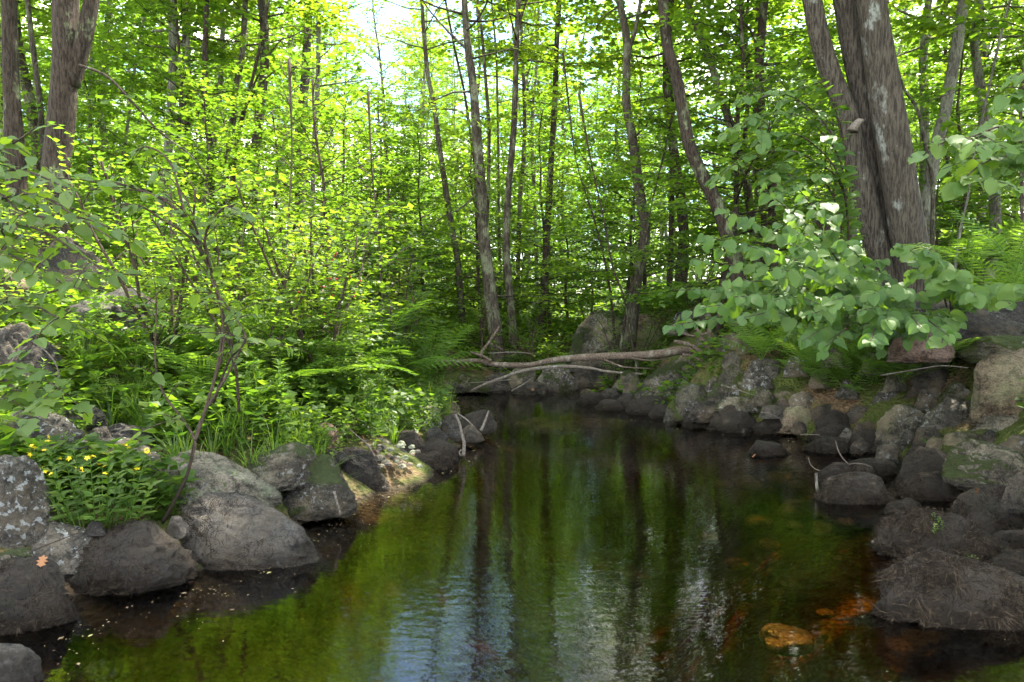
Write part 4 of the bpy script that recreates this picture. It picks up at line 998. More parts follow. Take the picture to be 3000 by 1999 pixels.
for tries in range(6000):
    if n >= N_MID: break
    y = 9.5 + 42 * random.random() ** 1.3; x = random.uniform(-0.85, 0.85) * y; u = x / y
    if float(sdist(x, y)) < 1.6: continue
    if abs(u + .155) < .1 and y < 26 and random.random() < .5: continue
    if y < 14 and -0.1 < u < 0.26: continue
    if u > .3 and y < 11: continue
    if -.74 < u < -.55 and y < 12: continue
    if not ok(x, y, 1.15 + y * .02): continue
    i = random.randrange(4); a, b = zone(x, y)
    place(MID[i], x, y, random.uniform(.7, 1.15), f'young leafy maple with spreading flat sprays {b} {a}', f'young leafy maples {b} {a}'); n += 1
n = 0
for tries in range(6000):
    if n >= N_BUSH: break
    y = 5.6 + 22 * random.random() ** 1.3; x = random.uniform(-0.85, 0.8) * y; u = x / y; sd = float(sdist(x, y))
    if sd < 0.7: continue
    if x > 0.5 and y < 11.5: continue
    if -.73 < u < -.56 and y < 7.6: continue
    if x < 0 and y < 7.5 and sd < 1.3: continue
    if any(abs(x - a) < b_ * 1.1 and abs(y - c) < d_ + .25 for a, c, b_, d_ in NOR): continue
    if not ok(x, y, .55 + y * .03): continue
    i = random.randrange(4); a, b = zone(x, y)
    place(BUSH[i], x, y, random.uniform(.6, 1.1), f'bushy green shrub with small leaves growing {b} {a}', f'small leaved shrubs {b} {a}'); n += 1

# labels for the nearer ones by the trunk they stand next to
SHORT = lambda s: ' '.join(s.split(' behind ')[0].split(' beside ')[0].split(' leaning ')[0].split(' with ')[0].split(' cut ')[0].split(' rising ')[0].split(' against ')[0].split(' between ')[0].split(' right of ')[0].split(' left of ')[0].split(' in the ')[0].split(' over ')[0].split(' standing ')[0].split(' crossing ')[0].split(' at the ')[0].split(' seen ')[0].split(' deep ')[0].split()[:6])
near_ = [o for o in COL.objects if o.parent is None and o.get('category') in ('tree', 'shrub') and o.name.split('.')[0] in ('forest_tree', 'understory_tree', 'shrub') and 0 < o.location.y < 34 and abs(o.location.x / o.location.y) < .8]
seen = {}
for o in near_:
    px = 1500 + 2000 * o.location.x / o.location.y
    mk = min(MARKS, key=lambda q: abs(q[0] - px) + abs(q[1] - o.location.y) * 6)
    rel = ('just left of' if px < mk[0] - 12 else 'just right of' if px > mk[0] + 12 else 'in line with') if abs(px - mk[0]) < 60 else ('left of' if px < mk[0] else 'right of')
    if o.location.y > mk[1] + 2: rel = 'behind and ' + rel
    elif o.location.y < mk[1] - 2: rel = 'in front and ' + rel
    kind_ = {'forest_tree': 'leafy forest tree', 'understory_tree': 'young maple', 'shrub': 'small leaved shrub'}[o.name.split('.')[0]]
    seen.setdefault((kind_, rel, SHORT(mk[2])), []).append(o)
for (k_, rel, s_), L_ in seen.items():
    L_.sort(key=lambda o: o.location.y)
    for i, o in enumerate(L_):
        pre = '' if len(L_) == 1 else ['closest ', 'second closest ', 'third closest ', 'fourth closest ', 'fifth closest ', 'sixth closest ', 'farther '][min(i, 6)]
        o['label'] = f'{pre}{k_} {rel} the {s_}'
        if len(o['label'].split()) > 16: o['label'] = ' '.join(o['label'].split()[:16])

# the woods too far off to tell trees apart
dw, dt = MB(), MB()
nn = 42000
a = rng.uniform(-1.05, 1.05, nn); rr_ = rng.uniform(74, 120, nn); ht = 17 + 5 * vnoise(a * 60, rr_ * .1, 4, 9) * 2
z = ht * rng.random(nn) ** 0.8
pos = np.stack([np.sin(a) * rr_, np.cos(a) * rr_, z + 2.5], 1)
kk = vnoise(a * 90, z, 3.0, 11) + vnoise(a * 90, z, 1.1, 12) * .6 > -0.16
pos = pos[kk]; d_ = rng.normal(size=(len(pos), 3)) * [1, 1, .4]; d_ /= np.linalg.norm(d_, axis=1)[:, None]
scatter(dw, KITE, pos, frames(d_, np.array([0, 0, 1.]), .5), rng.uniform(.4, .9, len(pos)), rng.random(len(pos)))
tag(dw.build('distant_woods', L_MAPLE, None, False), 'hazy green mass of far woods between the trunks', 'woods', None, 'stuff')
# ------------------------------------------------------------------ the fallen log and loose wood
def wood(name, cat, label, parts, mat, base=None):
    """parts: (part name, pixel path, radii in pixels, distances, sides)"""
    P0 = px_path(parts[0][1], None, parts[0][3] if not np.isscalar(parts[0][3]) else [parts[0][3]] * len(parts[0][1]))
    root = empty(name, P0[len(P0) // 2]) if len(parts) > 1 else None
    o0 = np.array(root.location) if root else P0.mean(0)
    for pn, path, rad, ds, sides in parts:
        ds = [ds] * len(path) if np.isscalar(ds) else ds
        p = px_path(path, None, ds) - o0
        rr = [M(a, b_) for a, b_ in zip(np.interp(np.linspace(0, 1, len(path)), np.linspace(0, 1, len(rad)), rad), ds)]
        T = MB()
        if sides > 8: bark_tube(T, p, rr, sides, .08, len(label), .05)
        else:
            n_ = len(path) * 4; T.tube(smooth_path(p, n_), np.interp(np.linspace(0, 1, n_), np.linspace(0, 1, len(rr)), rr), sides, wob=.06)
        o = T.build(pn if root else name, mat, root)
        if not root: o.location = o0; root_ = o
    return tag(root or root_, label, cat)
wood('fallen_log', 'log', 'long fallen grey brown trunk bridging the stream between the banks', [
    ('trunk', [(1280, 1058), (1335, 1060), (1400, 1057), (1440, 1066), (1500, 1070), (1560, 1068), (1620, 1056), (1700, 1048), (1780, 1044), (1860, 1042), (1940, 1036), (1985, 1028), (2040, 1030)], [4, 6, 6.5, 7.5, 8, 7.5, 9, 10, 10.5, 11, 12, 13, 12], [10.4, 10.3, 10.2, 10.1, 10, 10, 9.9, 9.8, 9.7, 9.6, 9.5, 9.5, 9.6], 14),
    ('branch', [(1408, 1048), (1415, 1025), (1435, 1000), (1452, 975), (1463, 955)], [5, 3], 10.1, 6),
    ('branch', [(1440, 1058), (1410, 1042), (1378, 1032)], [5, 3], 10.05, 6),
    ('branch', [(1430, 1003), (1460, 1018), (1485, 1030)], [1.6, .8], 10.1, 5),
    ('branch', [(1770, 1054), (1820, 1074), (1860, 1078), (1912, 1080)], [3.5, 1.5], 9.6, 5),
    ('branch', [(1850, 1050), (1900, 1056), (1960, 1052)], [2.5, 1.5], 9.5, 5)], LOGM)
wood('fallen_branch', 'branch', 'thin curved dead branch arching under the fallen log', [
    ('stem', [(1378, 1146), (1420, 1126), (1470, 1108), (1530, 1088), (1590, 1078), (1650, 1074), (1720, 1078), (1790, 1090), (1885, 1096)], [2.5, 4, 5, 5.5, 5, 4, 3], 10.8, 7),
    ('twig', [(1470, 1108), (1440, 1118), (1368, 1122)], [2, 1], 10.8, 5)], DEAD)
wood('stick', 'stick', 'dead stick slanting out of the far waterline below the thin curved branch', [('stick', [(1498, 1146), (1530, 1128), (1562, 1106)], [2.6, 1.5], 10.9, 5)], DEAD)
wood('stick', 'stick', 'second dead stick lying across the first at the far waterline', [('stick', [(1388, 1142), (1450, 1118), (1520, 1112)], [2.2, 1.4], 11.0, 5)], DEAD)
wood('stick', 'stick', 'bare twig pile stick resting behind the left end of the log', [('stick', [(1430, 1036), (1500, 1032), (1560, 1036)], [1.6, 1], 10.4, 5)], DEAD)
wood('stick', 'stick', 'pale snag twig rising from the ferns in the woods behind the log', [('stick', [(1545, 900), (1580, 882), (1600, 862)], [1.5, .8], 13.5, 5)], DEAD)
wood('forked_stick', 'stick', 'thick forked stick standing in the water at the end of the spit', [
    ('stem', [(1334, 1214), (1346, 1240), (1354, 1275), (1360, 1305), (1357, 1336)], [3, 6], 6.45, 8),
    ('prong', [(1352, 1318), (1346, 1326), (1350, 1336)], [3.5, 2], 6.42, 6)], DEAD)
wood('stick', 'stick', 'bleached stick leaning on the pointed rock at the end of the spit', [('stick', [(1432, 1203), (1422, 1232), (1409, 1262)], [2.5, 4.5], 6.95, 7)], DEAD)
wood('stick', 'stick', 'brown stick lying over the rocks behind the bleached one', [('stick', [(1340, 1212), (1365, 1228), (1388, 1250)], [2.2, 2.2], 7.2, 6)], DEAD)
wood('stick', 'stick', 'long thin tan stick slanting down to the pale gravel', [('stick', [(1010, 1245), (1040, 1272), (1075, 1302), (1108, 1350)], [1.8, 2], 5.75, 5)], DEAD)
wood('stick', 'stick', 'short stick poking out of the pool beside the yellow moss crowned boulder', [('stick', [(979, 1440), (988, 1475), (998, 1508)], [4, 3], 4.45, 6)], DEAD)
wood('stick', 'stick', 'dark stick lying on the white lichened slab', [('stick', [(92, 1616), (150, 1592), (228, 1562)], [2, 1.2], 3.38, 5)], TWIG)
wood('stick', 'stick', 'bare pale twig jutting in from the left edge', [('stick', [(-30, 1115), (10, 1086), (55, 1035), (78, 1015)], [4, 1.5], 3.6, 6)], DEAD)
wood('stick', 'stick', 'curved bare twig hanging by the massive brown boulder', [('stick', [(95, 1000), (135, 1030), (165, 1070), (175, 1110)], [2.4, 1.5], 3.9, 6)], DEAD)
wood('stake', 'stake', 'white barked stake standing upright in the water by the twin mounds', [('stake', [(2391, 1386), (2392, 1412), (2396, 1446)], [4.6, 4.2], 5.3, 9)], BARK_PALE)
wood('bent_twig', 'twig', 'bent pale twig arching down onto the smaller hairy mound', [
    ('stem', [(2448, 1292), (2455, 1318), (2468, 1342), (2486, 1360)], [1.2, 1.8], 5.75, 5), ('prong', [(2472, 1366), (2500, 1358), (2530, 1360), (2552, 1368)], [1.6, 1.2], 5.7, 5)], DEAD)
wood('twig', 'twig', 'pale twig curling up from the rounder hairy mound', [('twig', [(2368, 1340), (2374, 1360), (2388, 1374), (2402, 1379)], [1, 1.6], 5.6, 5)], DEAD)
wood('twig', 'twig', 'curved pale twig lying over the hairy row at the waterline', [('twig', [(2228, 1208), (2262, 1214), (2295, 1232), (2334, 1240)], [1.6, 1], 7.4, 5)], DEAD)
wood('twig', 'twig', 'bare twig stretched across the ferns under the bush', [('twig', [(2580, 1100), (2640, 1090), (2700, 1080), (2760, 1072), (2835, 1078)], [2.2, 1.4], 6.2, 5)], DEAD)
wood('twig', 'twig', 'tan stick pointing down between the mossy stones of the right bank', [('twig', [(2112, 1128), (2160, 1142), (2212, 1160)], [2.6, 2], 7.9, 5)], DEAD)
wood('twig', 'twig', 'floating twig by the hairy rocks of the right waterline', [('twig', [(2345, 1273), (2390, 1274), (2430, 1280)], [1.4, 1], 7.0, 5)], DEAD)
wood('root_tangle', 'root', 'tangle of old roots where the log meets the right bank', [
    ('root', [(2040, 960), (2060, 1000), (2080, 1030), (2095, 1050)], [5, 9], 9.2, 7), ('root', [(2085, 940), (2078, 980), (2090, 1020)], [8, 5], 9.3, 7),
    ('root', [(1975, 1000), (2020, 1010), (2060, 1035)], [5, 7], 9.1, 7), ('root', [(2000, 975), (2030, 985), (2075, 975)], [4, 3], 9.2, 6), ('root', [(2000, 1040), (2030, 1045), (2060, 1060)], [6, 4], 9.1, 6)], LOGM)

# ------------------------------------------------------------------ big leaved bushes, leaf by leaf
def leaf_mesh(name, tpl, mat, tone=.5):
    mb = MB(); mb.add(tpl[0], tpl[1] if len(tpl[1]) else None, tpl[2] if len(tpl[2]) else None, tone); return mb.mesh(name, mat)
def veined(w, tip, heart, seed, droop=.2, cup=.1, holes=False):
    """a broad leaf with its side veins raised and a toothed edge"""
    r = np.random.default_rng(seed); n = 9
    V, Q, T = [], [], []
    ts = np.linspace(0, 1, n)
    for i, t in enumerate(ts):
        hw = w / 2 * (math.sin(math.pi * min(1, (t * .96 + .04) ** .70)) ** (.62 + tip)) if 0 < i < n - 1 else 0
        if i == 0: hw = w * .06
        hw *= 1 + r.uniform(-.05, .05)
        for k, f in enumerate((-1, -.55, 0, .55, 1)):
            x = hw * f; z = cup * abs(f) * w * .5 + (.014 if (i % 2 and f) else -.008) - droop * t * t + (.02 * r.normal() if abs(f) == 1 else 0)
            y = t + .10 * abs(f) * w * (1 - t) - (heart * (1 - t) ** 3 * abs(f) * .4)
            V.append((x, y, z))
    for i in range(n - 1):
        for k in range(4):
            if holes and (i, k) in ((4, 3), (6, 0)): continue
            a = i * 5 + k; Q.append((a, a + 1, a + 6, a + 5))
    return np.array(V), np.array(Q), np.zeros((0, 3), int)
BL = [leaf_mesh('leaf', veined(.86, .0, .5, 1), L_BROAD), leaf_mesh('leaf', veined(.78, .1, .4, 2, .3), L_BROAD), leaf_mesh('leaf', veined(.9, .0, .5, 3, .12, .16, True), L_BROAD), leaf_mesh('leaf', veined(.82, .05, .3, 4, .4, .06, True), L_BROAD)]
SL = [leaf_mesh('leaf', veined(.62, .1, .0, 5, .25), L_SHRUB), leaf_mesh('leaf', veined(.56, .15, .0, 6, .35, .15), L_SHRUB), leaf_mesh('leaf', veined(.68, .1, .1, 7, .15), L_SHRUB)]
WL = [leaf_mesh('leaf', veined(.30, .2, .0, 8, .25), L_SHRUB), leaf_mesh('leaf', veined(.26, .2, .0, 9, .4, .15), L_SHRUB)]
ML = [leaf_mesh('leaf', MAPLE, L_SHRUB)]

RESTL = ovate(.8, 5, 0, .3, .1, .2)
def leafy(name, cat, label, base, limbs, lmesh, size, spacing, lmax=300, hang=.5, face=(-.2, -.55, .75), jit=.22, t0=.25, stem_mat=TWIG, r=(.012, .003), side=.8, twigs=2, tl=.28, seed=1):
    """limbs: world paths. Every leaf is an object of its own, the ones past lmax are joined"""
    rr = np.random.default_rng(seed)
    root = empty(name, base); tag(root, label, cat); o0 = np.array(base, float)
    T = MB(); items = []
    face = np.array(face, float)
    for lp in limbs:
        q = smooth_path(np.asarray(lp, float), max(8, len(lp) * 4)); L = np.linalg.norm(np.diff(q, axis=0), axis=1).sum()
        T.tube(q - o0, np.linspace(r[0], r[1], len(q)), 6)
        runs = [(q, t0)]
        for k in range(twigs):
            f = rr.uniform(.35, .95); i = int(f * (len(q) - 2)); d = q[i + 1] - q[i]; d /= np.linalg.norm(d)
            s = np.cross(d, (0, 0, 1)); s /= np.linalg.norm(s) + 1e-9; d2 = d * .6 + s * rr.choice((-1, 1)) * .7 + rr.normal(size=3) * .2; d2 /= np.linalg.norm(d2)
            l2 = tl * rr.uniform(.5, 1.3); q2 = np.array([q[i] + d2 * l2 * a + np.array([0, 0, -.25 * l2 * a * a]) for a in np.linspace(0, 1, 6)])
            T.tube(q2 - o0, np.linspace(r[1] * 1.3, r[1] * .7, 6), 4); runs.append((q2, .15))
        for q_, ts in runs:
            seg = np.linalg.norm(np.diff(q_, axis=0), axis=1); cum = np.concatenate([[0], np.cumsum(seg)]); L = cum[-1]
            s = L * ts; k = 0
            while s < L:
                p = np.array([np.interp(s, cum, q_[:, a]) for a in range(3)]); d = np.array([np.interp(min(L, s + .02), cum, q_[:, a]) for a in range(3)]) - np.array([np.interp(max(0, s - .02), cum, q_[:, a]) for a in range(3)]); d /= np.linalg.norm(d) + 1e-9
                sd = np.cross(d, (0, 0, 1)); sd /= np.linalg.norm(sd) + 1e-9
                last = s > L - spacing
                for sg in ((1, -1) if rr.random() < .55 else ((1,) if k % 2 else (-1,))):
                    dv = d * (1.2 if last else .55) + sd * sg * (.2 if last else side) + np.array([0, 0, -hang]) + rr.normal(size=3) * jit
                    items.append((p + sd * sg * .01, dv / np.linalg.norm(dv), face + rr.normal(size=3) * jit, size * rr.uniform(.5, 1.18)))
                s += spacing * rr.uniform(.7, 1.3); k += 1
    T.build('stem', stem_mat, root)
    rr.shuffle(items)
    items.sort(key=lambda a: -a[3])
    rest = MB()
    for k, (p, y, z, s) in enumerate(items):
        x = np.cross(y, z); x /= np.linalg.norm(x) + 1e-9; z = np.cross(x, y)
        Mx = np.stack([x, y, z], -1)
        me = lmesh[k % len(lmesh)]
        if k < lmax:
            from mathutils import Matrix
            o = bpy.data.objects.new('leaf', me); COL.objects.link(o); o.parent = root
            o.location = p - o0; o.rotation_euler = Matrix(Mx.tolist()).to_euler(); sc = s; o.scale = (sc, sc, sc)
        else: scatter(rest, RESTL, (p - o0)[None], Mx[None], np.array([s]), np.array([rr.random()]))
    if rest.n: rest.build('leaves', lmesh[0].materials[0], root, False)['kind'] = 'stuff'
    return root

hb = P(2600, 860, 8.0); hb[2] = H1(hb[0], hb[1])
def limb(tip, d, lift=.25, b=hb, n=4, start=None):
    a = np.array(b if start is None else start); e = P(tip[0], tip[1], d)
    return np.array([a + (e - a) * t + np.array([0, 0, lift * math.sin(math.pi * t ** .8)]) for t in np.linspace(0, 1, n + 1)])
tips = [((1965, 955), 5.0), ((1985, 850), 5.2), ((2030, 760), 5.3), ((2065, 690), 5.5), ((2120, 610), 5.6), ((2230, 550), 5.8), ((2330, 545), 5.8), ((2060, 900), 5.0), ((2120, 820), 5.1), ((2180, 930), 4.9), ((2190, 720), 5.3), ((2280, 650), 5.5), ((2290, 790), 5.0),
        ((2260, 880), 4.9), ((2350, 1000), 4.7), ((2420, 1015), 4.7), ((2380, 920), 4.8), ((2420, 780), 5.0), ((2550, 1000), 4.6), ((2600, 940), 4.7), ((2700, 960), 4.6), ((2780, 985), 4.5), ((2560, 860), 4.9), ((2660, 850), 4.8), ((2330, 720), 5.2), ((2470, 700), 5.3), ((2150, 870), 5.0), ((2440, 880), 4.8)]
leafy('broad_leaved_bush', 'bush', 'large bush with broad toothed grey green leaves arching over the right bank', hb, [limb(t, d, .35) for t, d in tips], BL, .118, .092, 300,   .7, (-.15, -.6, .75), .42, .48, twigs=3, tl=.42, r=(.013, .003), seed=3)
lb = P(2800, 870, 7.6); lb[2] = H1(lb[0], lb[1])
leafy('broad_leaved_bush', 'bush', 'low spray of broad leaves over the rotten ledge at the right edge', lb, [limb(t, d, .3, lb) for t, d in [((2720, 740), 5.2), ((2800, 800), 5.0), ((2860, 870), 4.8), ((2960, 890), 4.7), ((2990, 850), 4.8), ((2760, 830), 5.0), ((2760, 1005), 4.6), ((2640, 720), 5.2)]], BL, .13, .12, 300, .5, (-.1, -.6, .7), .26, .4, twigs=1, seed=4)
# the hanging branch at the right edge
rb = P(3120, 560, 4.6); rg = np.array([rb[0] + .5, rb[1] + .4, H1(rb[0] + .5, rb[1] + .4)])
def via(pts): return np.array([P(a, b, d) for a, b, d in pts])
leafy('overhanging_bush', 'bush', 'bush whose long leafy branches droop in from the right edge', rg, [np.vstack([rg, via([(3150, 520, 4.7), (3080, 380, 4.3), (3000, 280, 4.0), (2930, 290, 3.9)])]), np.vstack([rg, via([(3150, 560, 4.7), (3060, 420, 4.3), (2950, 370, 4.1), (2850, 400, 4.0), (2780, 410, 3.9), (2705, 455, 3.85)])]),
    np.vstack([rg, via([(3150, 600, 4.7), (3040, 470, 4.3), (2930, 460, 4.1), (2850, 500, 4.0), (2800, 560, 3.9)])]), np.vstack([rg, via([(3150, 600, 4.7), (3080, 480, 4.2), (3010, 440, 4.0), (2900, 430, 3.9), (2820, 440, 3.9)])]),
    np.vstack([rg, via([(3150, 500, 4.7), (3100, 300, 4.2), (3030, 210, 4.0), (2960, 230, 3.9)])]), np.vstack([rg, via([(3150, 600, 4.7), (3100, 520, 4.2), (3010, 470, 4.1), (2940, 500, 4.0)])])], BL, .105, .075, 300, .35, (.1, -.45, .85), .25, .35, twigs=3, tl=.3, r=(.011, .003), seed=5)
# translucent leafy branches in front of the birch
wb = P(2500, 700, 8.0); wb[2] = H1(wb[0], wb[1])
leafy('tall_shrub', 'shrub', 'tall arching shrub with backlit round leaves before the leaning trunks', wb, [np.vstack([wb, via(p)]) for p in (
    [(2490, 560, 7.8), (2440, 400, 7.6), (2350, 300, 7.4), (2250, 270, 7.2), (2150, 300, 7.0)], [(2480, 560, 7.6), (2400, 380, 7.4), (2300, 330, 7.2), (2200, 350, 7.0), (2110, 400, 6.9)],
    [(2480, 600, 7.4), (2380, 470, 7.2), (2280, 440, 7.0), (2170, 470, 6.9), (2090, 540, 6.8)], [(2450, 600, 7.4), (2330, 520, 7.2), (2230, 500, 7.0), (2130, 470, 6.9)],
    [(2480, 520, 7.6), (2450, 330, 7.4), (2400, 240, 7.3), (2330, 240, 7.2)], [(2480, 600, 7.4), (2420, 520, 7.2), (2340, 540, 7.0), (2260, 570, 6.9)], [(2480, 600, 7.4), (2380, 420, 7.2), (2250, 390, 7.0), (2150, 430, 6.9)])],
    BL[:2], .125, .085, 300, .3, (-.1, -.35, .9), .25, .35, twigs=4, tl=.4, seed=6)
# the big leaved shrub at the left edge
vb = np.array([-4.6, 4.6, 0]); vb[2] = H1(vb[0], vb[1])
leafy('viburnum_bush', 'bush', 'bush with rounded leaves reaching in from the left edge before the dark trunks', vb, [np.vstack([vb, via(p)]) for p in (
    [(-200, 560, 4.2), (-60, 470, 3.9), (40, 420, 3.7), (110, 370, 3.6)], [(-200, 640, 4.2), (-50, 520, 3.9), (60, 500, 3.7), (170, 540, 3.5), (210, 570, 3.4)], [(-200, 700, 4.2), (-40, 600, 3.9), (100, 570, 3.6), (230, 640, 3.5), (330, 700, 3.4)],
    [(-200, 740, 4.2), (0, 660, 3.9), (130, 680, 3.7), (250, 760, 3.6), (330, 800, 3.5)], [(-200, 800, 4.2), (-30, 740, 3.9), (60, 760, 3.7), (150, 800, 3.6)], [(-200, 900, 4.2), (-20, 890, 3.9), (90, 870, 3.7), (200, 840, 3.6), (270, 800, 3.5)],
    [(-200, 600, 4.2), (-30, 560, 3.9), (60, 620, 3.7), (140, 640, 3.6)], [(-200, 940, 4.2), (0, 930, 3.9), (100, 900, 3.7), (170, 930, 3.6), (220, 900, 3.5)], [(-200, 700, 4.2), (-40, 640, 3.9), (20, 700, 3.8), (60, 690, 3.7)])],
    SL, .095, .085, 300, .15, (.0, -.35, .85), .33, .38, twigs=4, tl=.35, seed=7)
# the arching sapling that stands on the bank
sb = P(476, 1532, 3.85)
S1 = [(476, 1532, 3.85), (510, 1470, 3.85), (545, 1400, 3.87), (562, 1340, 3.9), (571, 1292, 3.9)]
sub = [
 S1 + [(540, 1235, 3.95), (480, 1155, 4.0), (457, 1080, 4.0), (455, 980, 4.05), (458, 880, 4.1), (450, 800, 4.1)],
 S1 + [(598, 1210, 3.95), (630, 1110, 4.0), (652, 1030, 4.0), (655, 960, 4.05), (640, 870, 4.1), (615, 770, 4.1), (575, 670, 4.1), (545, 580, 4.15), (480, 500, 4.2)],
 S1 + [(598, 1210, 3.95), (660, 1110, 3.95), (712, 1010, 3.95), (718, 985, 3.95), (690, 930, 4.0), (645, 870, 4.0), (600, 790, 4.05), (550, 740, 4.05), (500, 670, 4.1)],
 [(700, 1205, 4.6), (695, 1120, 4.5), (680, 1010, 4.4), (655, 920, 4.3), (630, 840, 4.2), (640, 740, 4.2), (620, 640, 4.2)],
 [(625, 1180, 4.5), (670, 1060, 4.3), (720, 1000, 4.2), (712, 985, 4.2)],
 S1[-1:] + [(598, 1210, 3.95), (640, 1060, 4.0), (650, 900, 4.05), (600, 760, 4.05), (560, 640, 4.05), (500, 590, 4.0), (430, 570, 3.95)],
 [(615, 790, 4.1), (560, 700, 4.05), (470, 640, 4.0), (400, 600, 3.95), (360, 630, 3.95)],
 [(600, 760, 4.1), (540, 620, 4.1), (500, 480, 4.1), (430, 430, 4.1), (380, 460, 4.1)],
 [(620, 800, 4.1), (600, 700, 4.0), (640, 620, 4.0), (690, 600, 4.0)],
 [(560, 660, 4.1), (500, 600, 4.0), (420, 560, 4.0), (330, 540, 4.0), (260, 560, 3.9)]]
leafy('arching_sapling', 'sapling', 'thin dark arching sapling rooted between the smooth rock and the flowers', sb, [via(p) for p in sub], SL[:2] + WL, .092, .085, 300, .3, (0, -.4, .8), .35, .55, r=(.0105, .003), twigs=4, tl=.32, seed=8)
# leafy low stems over the massive left boulder
sb2 = P(-60, 1260, 3.7)
leafy('maple_seedling', 'seedling', 'low lobed leaf sprays over the tan boulder at the left edge', sb2, [np.vstack([sb2, via(p)]) for p in ([(0, 1120, 3.6), (80, 1105, 3.5), (160, 1130, 3.4), (190, 1180, 3.4)], [(0, 1090, 3.6), (60, 1080, 3.5), (110, 1100, 3.4)], [(20, 1150, 3.6), (100, 1160, 3.5), (160, 1190, 3.4)], [(0, 1170, 3.6), (60, 1190, 3.5), (90, 1210, 3.4)])], ML, .085, .07, 200, .1, (0, -.5, .8), .25, .35, twigs=2, tl=.2, r=(.005, .002), seed=9)
# berry shrub
bb = P(900, 1010, 7.6); bb[2] = H1(bb[0], bb[1])
berry = leafy('berry_shrub', 'shrub', 'dark leaved shrub dotted with small red berries in the sunny thicket', bb, [limb(t, d, .2, bb) for t, d in [((800, 790), 7.2), ((860, 720), 7.3), ((930, 700), 7.3), ((1000, 760), 7.3), ((1040, 830), 7.2), ((960, 800), 7.0), ((860, 840), 7.0), ((780, 860), 7.0), ((900, 760), 7.1), ((1030, 720), 7.4), ((1100, 800), 7.4)]], SL, .06, .045, 300, .1, (0, -.3, .9), .4, .3, twigs=5, tl=.4, r=(.008, .002), seed=10)
m = NT('red_berry'); RED = m.done(m.pbr((0.42, 0.012, 0.02), .3, None, .5).outputs[0])
v, f = ico(1); bmsh = None
for k in range(36):
    p = P(random.uniform(790, 1060), random.uniform(730, 940), random.uniform(6.9, 7.3))
    if bmsh is None: mb = MB(); mb.add(v * .011, None, f); bmsh = mb.mesh('berry', RED)
    o = link('berry', bmsh, berry); o.location = p - np.array(berry.location)

# ------------------------------------------------------------------ ferns
def frond_mesh(seed, npin=16, nleaf=7, arch=.35):
    r = np.random.default_rng(seed); mb = MB()
    def rach(t): return np.array([0.04 * math.sin(t * 3 + seed), t, arch * (t - 1.6 * t * t)])
    ts = np.linspace(0, 1, 10); mb.tube([rach(t) for t in ts], np.linspace(.006, .002, 10), 3, .3)
    P_, D_, Z_, S_ = [], [], [], []
    for i in range(npin):
        t = .16 + .84 * i / npin; Lp = .24 * math.sin(math.pi * min(1, (t - .08)) ** .85) ** .8 + .012
        c = rach(t); d = rach(min(1, t + .02)) - rach(t - .02); d /= np.linalg.norm(d)
        for sg in (-1, 1):
            pd = np.array([sg * 1.0, .38, -.12 + .05 * r.normal()]); pd /= np.linalg.norm(pd)
            for k in range(nleaf):
                u = (k + .5) / nleaf; base = c + pd * Lp * u + np.array([0, 0, -.25 * Lp * u * u])
                for s2 in (-1, 1):
                    ld = d * s2 * 1.0 + pd * .35; P_.append(base); D_.append(ld / np.linalg.norm(ld)); S_.append(.052 * (1 - .75 * u) * (Lp / .24 + .3) * .55)
            P_.append(c + pd * Lp * .1); D_.append(pd); S_.append(Lp * .95)
    n = len(P_); Z = np.tile(np.array([0, 0, 1.0]), (n, 1)) + r.normal(size=(n, 3)) * .12
    D_ = np.array(D_); X_ = np.cross(D_, Z); X_ /= np.linalg.norm(X_, axis=1)[:, None]; Z = np.cross(X_, D_)
    rot = np.stack([X_, D_, Z], -1)
    sl_ = (np.array([(0, 0, 0), (.28, .4, 0), (0, 1, -.05), (-.28, .4, 0)]), np.zeros((0, 4), int), np.array([(0, 1, 2), (0, 2, 3)]))
    isp = np.array([(k % (2 * nleaf + 1)) == 2 * nleaf for k in range(n)])
    scatter(mb, sl_, np.array(P_)[~isp], rot[~isp], np.array(S_)[~isp], np.clip(.5 + r.normal(size=(~isp).sum()) * .12, 0, 1))
    pl_ = (np.array([(0, 0, 0), (.07, .3, 0), (0, 1, -.12), (-.07, .3, 0)]), np.zeros((0, 4), int), np.array([(0, 1, 2), (0, 2, 3)]))
    scatter(mb, pl_, np.array(P_)[isp], rot[isp], np.array(S_)[isp], .5)
    return mb.mesh('frond', L_FERN, False)
FR = [frond_mesh(s, 13, 6, a) for s, a in ((1, .35), (2, .5), (3, .25))]
FRS = [frond_mesh(s, 11, 3, a) for s, a in ((4, .35), (5, .5))]
bpy.context.view_layer.update()
SOLID = [o for o in COL.objects if o.parent is None and o.type == 'MESH' and (o.get('category') == 'rock' or o.name == 'ground')]
def stone_hit(px, py):
    """the first ground or stone surface met at this place of the view"""
    o_ = Vector((0, 0, H)); dr = (Vector(P(px, py, 10.0)) - o_).normalized(); best = None
    for q in SOLID:
        ok_, loc, nn_, fi = q.ray_cast(o_ - q.location, dr)
        if ok_:
            loc = loc + q.location
            if best is None or loc.y < best.y: best = loc
    return best
